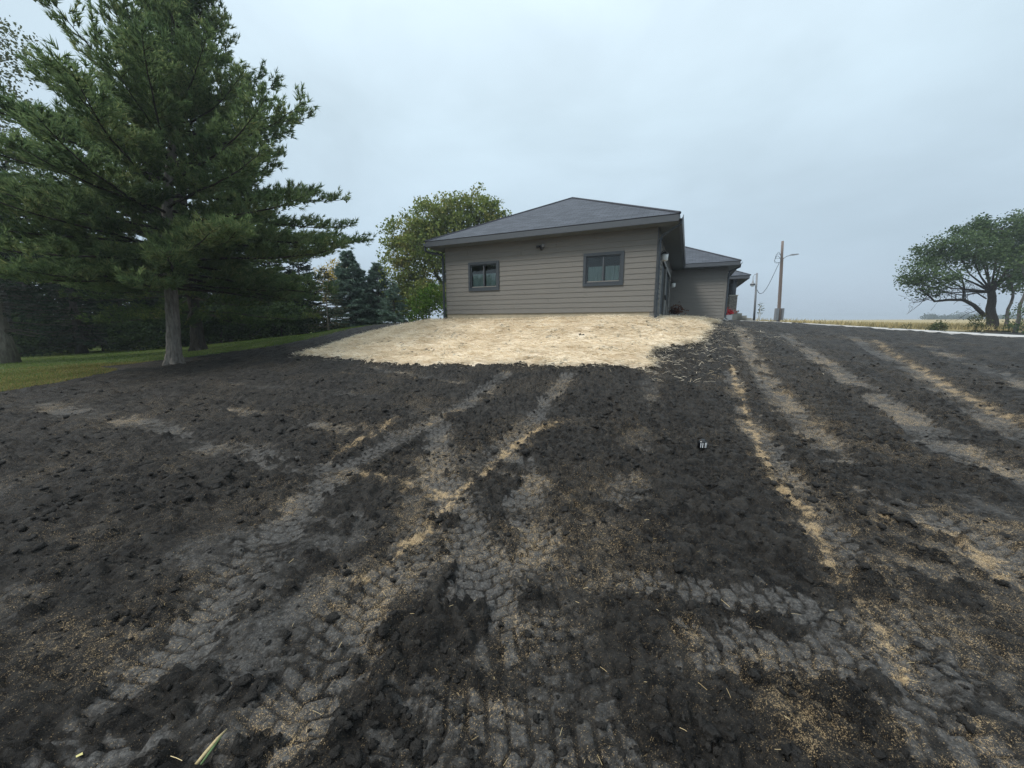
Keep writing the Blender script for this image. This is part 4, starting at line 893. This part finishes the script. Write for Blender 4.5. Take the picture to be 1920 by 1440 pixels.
c0 = l_t*.78+np.array([-.32, 0, 0]); MB().tube([l_t*.97, l_t*.97+np.array([-.2, 0, .03]), l_t*.93+np.array([-.32, 0, 0]), c0+np.array([0, 0, .25])], .02, 6).build('arm', M['grey_metal'], lp)
MB().lathe([(.05, .30), (.07, .12), (.20, .02), (.20, 0), (.17, -.10)], 14, tuple(c0)).build('lamp_shade', M['grey_metal'], lp, smooth=True)
MB().lathe([(.04, -.20), (.13, -.17), (.16, -.10)], 14, tuple(c0)).build('lamp_glass', M['lamp_glass'], lp, smooth=True)
p0 = ub+along(.74)+np.array([-.2, 0, 0]); p1 = lb_+l_t*.72
MB().tube([p0+(p1-p0)*f+np.array([0, 0, -4*1.15*f*(1-f)*(.5+f)]) for f in np.linspace(0, 1, 22)], .022, 5).build('overhead_wire', M['wire'])
tag(bpy.data.objects['overhead_wire'], 'slack cable sagging between the utility pole and the lamp post', 'cable')
for k, (u, top, lb2) in enumerate([(1423, 584, 'thin dry weed stem beside the lamp post'), (1421, 572, 'tall thin seed-headed weed stem right behind the lamp post')]):
    p = at(u, 600, 31); p[2] = gz(p[0], p[1]); h = at(u, top, 31)[2]-p[2]; w = empty('weed', tuple(p)); tag(w, lb2, 'weed')
    MB().tube([(0, 0, -.1), (.05, 0, h*.6), (.1, 0, h)], [.02, .015, .01], 5).build('stem', M['stalk'], w)
    V, Fc = leaves(np.array([.1, 0, h])+np.random.default_rng(k).normal(size=(40, 3))*np.array([.08, .08, .12]), .1, np.random.default_rng(k)); np_mesh('seed_head', V, Fc, M['weed'], w)['kind'] = 'stuff'

# ---------------------------------------------------------------- planters and odd things by the house
def planter(name, p, wd, h, mt, label, spread, n, size, seed, stem_h):
    t = empty(name, p, -HA); tag(t, label, 'planter'); a, b2 = wd*.5, wd*.42; q = h
    MB().add([(-b2,-b2,0),(b2,-b2,0),(b2,b2,0),(-b2,b2,0),(-a,-a,q),(a,-a,q),(a,a,q),(-a,a,q),(-a*.86,-a*.86,q),(a*.86,-a*.86,q),(a*.86,a*.86,q),(-a*.86,a*.86,q),(-a*.8,-a*.8,q-.06),(a*.8,-a*.8,q-.06),(a*.8,a*.8,q-.06),(-a*.8,a*.8,q-.06)],
      [(3,2,1,0),(0,1,5,4),(1,2,6,5),(2,3,7,6),(3,0,4,7),(4,5,9,8),(5,6,10,9),(6,7,11,10),(7,4,8,11),(8,9,13,12),(9,10,14,13),(10,11,15,14),(11,8,12,15),(12,13,14,15)]).build('pot', M['white'], t)
    g = np.random.default_rng(seed); P = g.normal(size=(n, 3))*np.array([spread, spread, stem_h*.3])+np.array([0, 0, h+stem_h*.5]); P[:, 2] = np.maximum(P[:, 2], h-.03)
    V, Fc = leaves(P, size, g); np_mesh('plant', V, Fc, M[mt], t)['kind'] = 'stuff'
    st = MB()
    for i in range(8): e = P[i*5]; st.tube([(e[0]*.2, e[1]*.2, h-.08), (e[0]*.6, e[1]*.6, (h+e[2])/2), tuple(e)], .008, 3)
    st.build('stems', M['bark_dark'], t); return t
planter('planter', hw(8.48, 9.3, .02), .50, .34, 'brown_plant', 'white square planter with a dark brown plant by the garage doors', .20, 160, .14, 3, .45)
planter('planter', hw(11.35, 13.9, .03), .50, .38, 'red', 'white square planter of red flowers beside the porch', .17, 170, .10, 4, .34)
ln = empty('leaning_stick', hw(W+.25, 2.0, .0)); tag(ln, 'pale stick leaning against the siding beside the garage door', 'stick')
MB().tube([(.2, .3, .0), (.02, .1, .75)], .022, 6).build('shaft', M['light_trim'], ln); MB().tube([(.02, .1, .75), (-.02, .05, .92)], .03, 6).build('grip', M['black'], ln)

# ---------------------------------------------------------------- straw mulch
g = np.random.default_rng(77)
def straw_sheet():
    X, Y = np.meshgrid(np.arange(-7.8, 8.2, .075), np.arange(8, 17, .075)); x, y = X.ravel(), Y.ravel()
    sd = poly_sd(x, y, STRAW)+.26*fbm(x*1.8, y*1.8, 5, 5)-.03
    lx = x*D1[0]+y*D1[1]; ly = x*D2[0]+y*D2[1]
    bump = .016*np.sin(ly*10+3*fbm(lx*.5, ly*.8, 3, 14))+.034*fbm(lx*1.1, ly*4.5, 4, 15)+.045*np.abs(fbm(lx*5, ly*9, 3, 19))
    z = tz(x, y)+np.where(sd > .05, .055, -.03)+bump*sstep(0, .3, sd)
    I = np.arange(x.size).reshape(X.shape); q = np.stack([I[:-1,:-1], I[:-1,1:], I[1:,1:], I[1:,:-1]], -1).reshape(-1, 4)
    thin = fbm(lx*1.6, ly*5, 4, 23) < -.40
    keep = (sd[q] > 0).any(1) & ~(thin[q].all(1))
    q = q[keep]; used, inv = np.unique(q, return_inverse=True)
    return np.stack([x, y, z], 1)[used], inv.reshape(-1, 4)
V, Fc = straw_sheet(); sm = np_mesh('straw_mulch', V, Fc, M['straw_mat'], smooth=True)
tag(sm, 'thick pale straw mulch spread over the bank below the house', 'straw', kind='stuff')
def strands(n, x, y, z, l0, l1, w, g, name, m, parent=None, tilt=.25, along=None):
    k = len(x); a = g.uniform(0, 2*math.pi, k) if along is None else -HA+g.normal(size=k)*along+math.pi*(g.random(k) < .5)
    l_ = g.uniform(l0, l1, k); d = np.stack([np.cos(a), np.sin(a), g.normal(size=k)*tilt], 1); s = np.stack([-np.sin(a), np.cos(a), g.normal(size=k)*.5], 1); s = unit(s)*w*g.uniform(.6, 1.3, k)[:, None]
    c = np.stack([x, y, z], 1); sag = np.stack([np.zeros(k), np.zeros(k), g.uniform(0, .25, k)*l_*.3], 1)
    V = np.empty((k, 6, 3)); V[:, 0] = c-d*(l_/2)[:, None]; V[:, 1] = V[:, 0]+s; V[:, 2] = c+sag; V[:, 3] = c+sag+s; V[:, 4] = c+d*(l_/2)[:, None]; V[:, 5] = V[:, 4]+s
    i = np.arange(k)*6; Fc = np.concatenate([np.stack([i, i+2, i+3, i+1], 1), np.stack([i+2, i+4, i+5, i+3], 1)])
    o = np_mesh(name, V.reshape(-1, 3), Fc, m, parent); o['kind'] = 'stuff'; return o
n = 115000; x = g.uniform(-7.8, 8.2, n); y = g.uniform(8, 17, n); sd = poly_sd(x, y, STRAW)+.26*fbm(x*1.8, y*1.8, 5, 5)-.03
lx = x*D1[0]+y*D1[1]; ly = x*D2[0]+y*D2[1]; k = (sd > -.05) & (fbm(lx*1.6, ly*5, 4, 23) > -.33); x, y, sd = x[k], y[k], sd[k]; lx, ly = lx[k], ly[k]
z = tz(x, y)+.055+(.016*np.sin(ly*10+3*fbm(lx*.5, ly*.8, 3, 14))+.034*fbm(lx*1.1, ly*4.5, 4, 15)+.045*np.abs(fbm(lx*5, ly*9, 3, 19)))*sstep(0, .3, sd)+g.uniform(.0, .075, len(x))
strands(len(x), x, y, z, .10, .38, .0075, g, 'straw_strands', M['straw'], sm, .22, .65)
# thinning straw thrown past the right edge and loose bits over the soil
n = 44000; x = g.uniform(-8, 9.2, n); y = g.uniform(7.2, 16, n); sd = poly_sd(x, y, STRAW)
right = (x > 2.8)
pr = np.where(sd < 0, np.exp(sd/np.where(right, .55, .16)), 0)*np.where(right, .95, .5)*sstep(-.25, .2, fbm(x*2, y*2, 3, 9)+np.where(right, .1, 0)); k = g.random(n) < pr; x, y = x[k], y[k]; gzv, _, _ = ground_at(x, y)
ls = strands(len(x), x, y, gzv+.015+g.uniform(0, .03, len(x)), .07, .24, .0048, g, 'loose_straw', M['straw'], None, .2); tag(ls, 'stray straw thrown past the mulch edge onto the soil', 'straw', kind='stuff')
n = 1500; r = 1.0*np.exp(g.uniform(0, 2.5, n)); a = g.uniform(-.95, .95, n); x = r*np.sin(a); y = r*np.cos(a); gzv, c_, s_ = ground_at(x, y)
k = (g.random(n) < .12+.5*s_) & (poly_sd(x, y, LAWN) < -.2); x, y, gzv = x[k], y[k], gzv[k]
ch = strands(len(x), x, y, gzv+.005, .012, .055, .0017, g, 'straw_bits', M['chaff'], None, .15); tag(ch, 'thin straw bits scattered over the bare soil', 'straw', kind='stuff')

# seed grains lying in the tracks: small pale husks
n = 70000; r = .95*np.exp(g.uniform(0, 2.0, n)); a = g.uniform(-.98, .98, n); x = r*np.sin(a); y = r*np.cos(a); gzv, c_, s_ = ground_at(x, y); k = g.random(n) < np.clip(s_*1.3-.42, 0, 1)*.7; x, y, gzv = x[k], y[k], gzv[k]
m_ = len(x); an = g.uniform(0, 6.28, m_); ll = g.uniform(.0025, .0045, m_)*np.clip(np.hypot(x, y)/2.2, .8, 2.0); dd = np.stack([np.cos(an), np.sin(an), g.normal(size=m_)*.3], 1)*ll[:, None]; ss = np.stack([-np.sin(an), np.cos(an), np.zeros(m_)], 1)*(ll*.32)[:, None]; c0 = np.stack([x, y, gzv+.004], 1)
V = np.empty((m_, 4, 3)); V[:, 0] = c0-dd; V[:, 1] = c0+ss+np.array([0, 0, .003]); V[:, 2] = c0+dd; V[:, 3] = c0-ss+np.array([0, 0, .003]); i = np.arange(m_)*4
sg = np_mesh('grass_seed', V.reshape(-1, 3), np.stack([i, i+1, i+2, i+3], 1), M['chaff']); tag(sg, 'pale grass seed husks lying in the tyre tracks', 'seed', kind='stuff')

# ---------------------------------------------------------------- soil clods
def ico(sub):
    t = (1+5**.5)/2; V = [(-1,t,0),(1,t,0),(-1,-t,0),(1,-t,0),(0,-1,t),(0,1,t),(0,-1,-t),(0,1,-t),(t,0,-1),(t,0,1),(-t,0,-1),(-t,0,1)]
    Fs = [(0,11,5),(0,5,1),(0,1,7),(0,7,10),(0,10,11),(1,5,9),(5,11,4),(11,10,2),(10,7,6),(7,1,8),(3,9,4),(3,4,2),(3,2,6),(3,6,8),(3,8,9),(4,9,5),(2,4,11),(6,2,10),(8,6,7),(9,8,1)]
    V = [np.array(v)/np.linalg.norm(v) for v in V]
    for _ in range(sub):
        mid = {}; N = []
        def mp(a, b):
            k = (min(a, b), max(a, b))
            if k not in mid: q = V[a]+V[b]; V.append(q/np.linalg.norm(q)); mid[k] = len(V)-1
            return mid[k]
        for a, b, c in Fs: d, e, f = mp(a, b), mp(b, c), mp(c, a); N += [(a,d,f),(b,e,d),(c,f,e),(d,e,f)]
        Fs = N
    return np.array(V), np.array(Fs)
def clods(n, rlo, rhi, smin, smax, sub, name, label, g):
    r = np.exp(g.uniform(math.log(rlo), math.log(rhi), n)); a = g.uniform(-.98, .98, n); x = r*np.sin(a); y = r*np.cos(a); z, c_, s_ = ground_at(x, y)
    dens = sstep(-.2, .3, fbm(x*.8, y*.8, 4, 21)+.3*perlin(x*3.3, y*3.3, 25)); k = (g.random(n) < (1-.95*c_)**1.5*(.35+.65*dens)) & (poly_sd(x, y, LAWN) < -.25) & (poly_sd(x, y, STRAW) < .05); x, y, z = x[k], y[k], z[k]; m = len(x)
    IV, IF = ico(sub); s = smin*(smax/smin)**(g.random(m)**2.6)
    sc = s[:, None]*g.uniform(.7, 1.25, (m, 3))*np.array([1, 1, .62]); nv = len(IV)
    dsp = 1+.42*g.normal(size=(m, nv)).clip(-1.3, 1.3); th = g.uniform(0, 6.28, m); co, si = np.cos(th)[:, None], np.sin(th)[:, None]
    P = IV[None]*dsp[:, :, None]*sc[:, None, :]; X = P[..., 0]*co-P[..., 1]*si; Y = P[..., 0]*si+P[..., 1]*co
    V = np.stack([X+x[:, None], Y+y[:, None], P[..., 2]+(z+s*.12)[:, None]], -1).reshape(-1, 3); Fc = (IF[None]+(np.arange(m)*nv)[:, None, None]).reshape(-1, 3)
    o = np_mesh(name, V, Fc, M['clod'], smooth=False); return tag(o, label, 'soil', kind='stuff')
clods(7500, .95, 4.2, .006, .030, 1, 'soil_clods', 'crumbled black soil clods in the foreground', g)
clods(12000, 4.0, 15, .010, .045, 0, 'soil_clods', 'crumbled black soil clods farther up the slope', g)

# ---------------------------------------------------------------- grass and crop
def blades(n, x, y, z, h, w, g, name, m, label, cat):
    k = len(x); a = g.uniform(0, 6.28, k); hh = h*g.uniform(.5, 1.3, k); s = np.stack([np.cos(a), np.sin(a), np.zeros(k)], 1)*w; ln_ = np.stack([g.normal(size=k)*.35, g.normal(size=k)*.35, np.ones(k)], 1)*hh[:, None]
    c = np.stack([x, y, z], 1); V = np.empty((k, 3, 3)); V[:, 0] = c-s; V[:, 1] = c+s; V[:, 2] = c+ln_
    o = np_mesh(name, V.reshape(-1, 3), np.arange(3*k).reshape(-1, 3), m); return tag(o, label, cat, kind='stuff')
n = 175000; x = -7-38*g.random(n)**1.5; y = g.uniform(3, 26, n); sd = poly_sd(x, y, LAWN)+.35*fbm(x*1.3, y*1.3, 4, 3); k = sd > -.05; x, y = x[k], y[k]
blades(len(x), x, y, tz(x, y)+.02, .06, .010, g, 'lawn_grass', M['grass'], 'short lawn grass blades', 'grass')
n = 60000; x = g.uniform(-22, -10.5, n); y = g.uniform(6.5, 14.5, n); sd = poly_sd(x, y, LAWN)+.35*fbm(x*1.3, y*1.3, 4, 3); k = (sd > -.1) & (g.random(n) < .9*sstep(3.2, .2, sd+1.2*fbm(x*.7, y*.7, 3, 5))); x, y = x[k], y[k]
blades(len(x), x, y, tz(x, y)+.025, .05, .011, g, 'dry_grass', M['dry_grass'], 'yellowed dry grass along the near lawn edge', 'grass')
n = 50000; x = 24+96*g.random(n)**1.5; y = 33+90*g.random(n)**1.6; sd = poly_sd(x, y, FIELD); k = sd > 0; x, y = x[k], y[k]
blades(len(x), x, y, tz(x, y)+.15, .55, .05, g, 'crop_stalks', M['crop'], 'ripe golden crop stalks along the field edge', 'crop')

# ---------------------------------------------------------------- small things on the soil
def top(x, y): z, _, _ = ground_at(np.array([x]), np.array([y])); return float(z[0])
kx, ky = 2.26, 4.27
kb = empty('metal_cap', (kx, ky, gz(kx, ky)+.035)); kb.scale = (.82, .82, .82); tag(kb, 'small shiny black cap with vertical highlights built as pale bars standing in the soil', 'cap')
MB().lathe([(.052, 0), (.060, .01), (.060, .085), (.054, .108), (.03, .122), (.0, .126)], 20).build('body', M['cap_black'] if 'cap_black' in M else mat('gloss_black', (.006,.007,.009), .12, .6), kb, smooth=True)
M['glint'] = mat('glint_bar', (.80,.83,.86), .25, .6)  # vertical highlights on the cap, put in as pale bars
for q in (-2.25, -1.85, -1.25, -.85):
    MB().tube([(.062*math.cos(q), .062*math.sin(q), .018), (.062*math.cos(q), .062*math.sin(q), .088)], .0045, 6).build('bar', M['glint'], kb)
MB().tube([(.046*math.cos(q), -.02+.0*q, .105+.035*math.sin(q)) for q in np.linspace(0, math.pi, 9)], .006, 6).build('handle', M['black'], kb)
x0, y0 = -1.13, 1.17; ck = empty('corn_stalk', (x0, y0, top(x0, y0)+.012)); tag(ck, 'split dry corn stalk piece with a green strip at the bottom edge', 'stalk')
MB().tube([(-.012, -.06, .0), (-.003, -.02, .005), (.003, .025, .004), (.010, .06, 0)], [.006, .007, .006, .002], 6).build('stalk', M['stalk'], ck, smooth=True)
MB().tube([(.006, -.06, .0), (.010, -.015, .005), (.011, .03, .003)], [.004, .004, .002], 5).build('green_strip', mat('green_strip', (.10,.16,.07), .7, .2, var=.2, scale=30), ck, smooth=True)
lx_, ly_ = -1.62, 1.155; lf = MB(); lf.add([(-.012, 0, .004), (0, -.009, .008), (.016, 0, .010), (.002, .010, .006), (-.012, 0, .001), (.016, 0, .007)], [(0, 1, 2, 3), (4, 3, 2, 5), (4, 5, 2, 1)])
o = lf.build('fallen_leaf', mat('pale_leaf', (.55,.50,.22), .8, .2, var=.1), None, loc=(lx_, ly_, top(lx_, ly_)+.008)); tag(o, 'tiny pale yellow leaf scrap near the bottom left corner', 'leaf')

# ---------------------------------------------------------------- haze
hz = bpy.data.materials.new('thin_haze'); hz.use_nodes = True; t = hz.node_tree; t.nodes.clear()
ho = t.nodes.new('ShaderNodeOutputMaterial'); hv = t.nodes.new('ShaderNodeVolumePrincipled'); hv.inputs['Color'].default_value = (.80, .88, .95, 1); hv.inputs['Density'].default_value = .0010; hv.inputs['Anisotropy'].default_value = .2
t.links.new(hv.outputs[0], ho.inputs['Volume'])
HAZE = MB().box(-1330, 1330, -420, 1400, -4, 24).build('haze', hz); tag(HAZE, 'thin pale haze over the fields', kind='stuff')
for ob in list(bpy.data.objects):
    if 'used' in ob: del ob['used']
import os
if os.environ.get('TRIDUMP'):
    rows = sorted(((sum(p.loop_total-2 for p in o.data.polygons), o.name, o.parent.name if o.parent else '') for o in bpy.data.objects if o.type == 'MESH'), reverse=True)
    print('TRIS', sum(r[0] for r in rows), rows[:25])
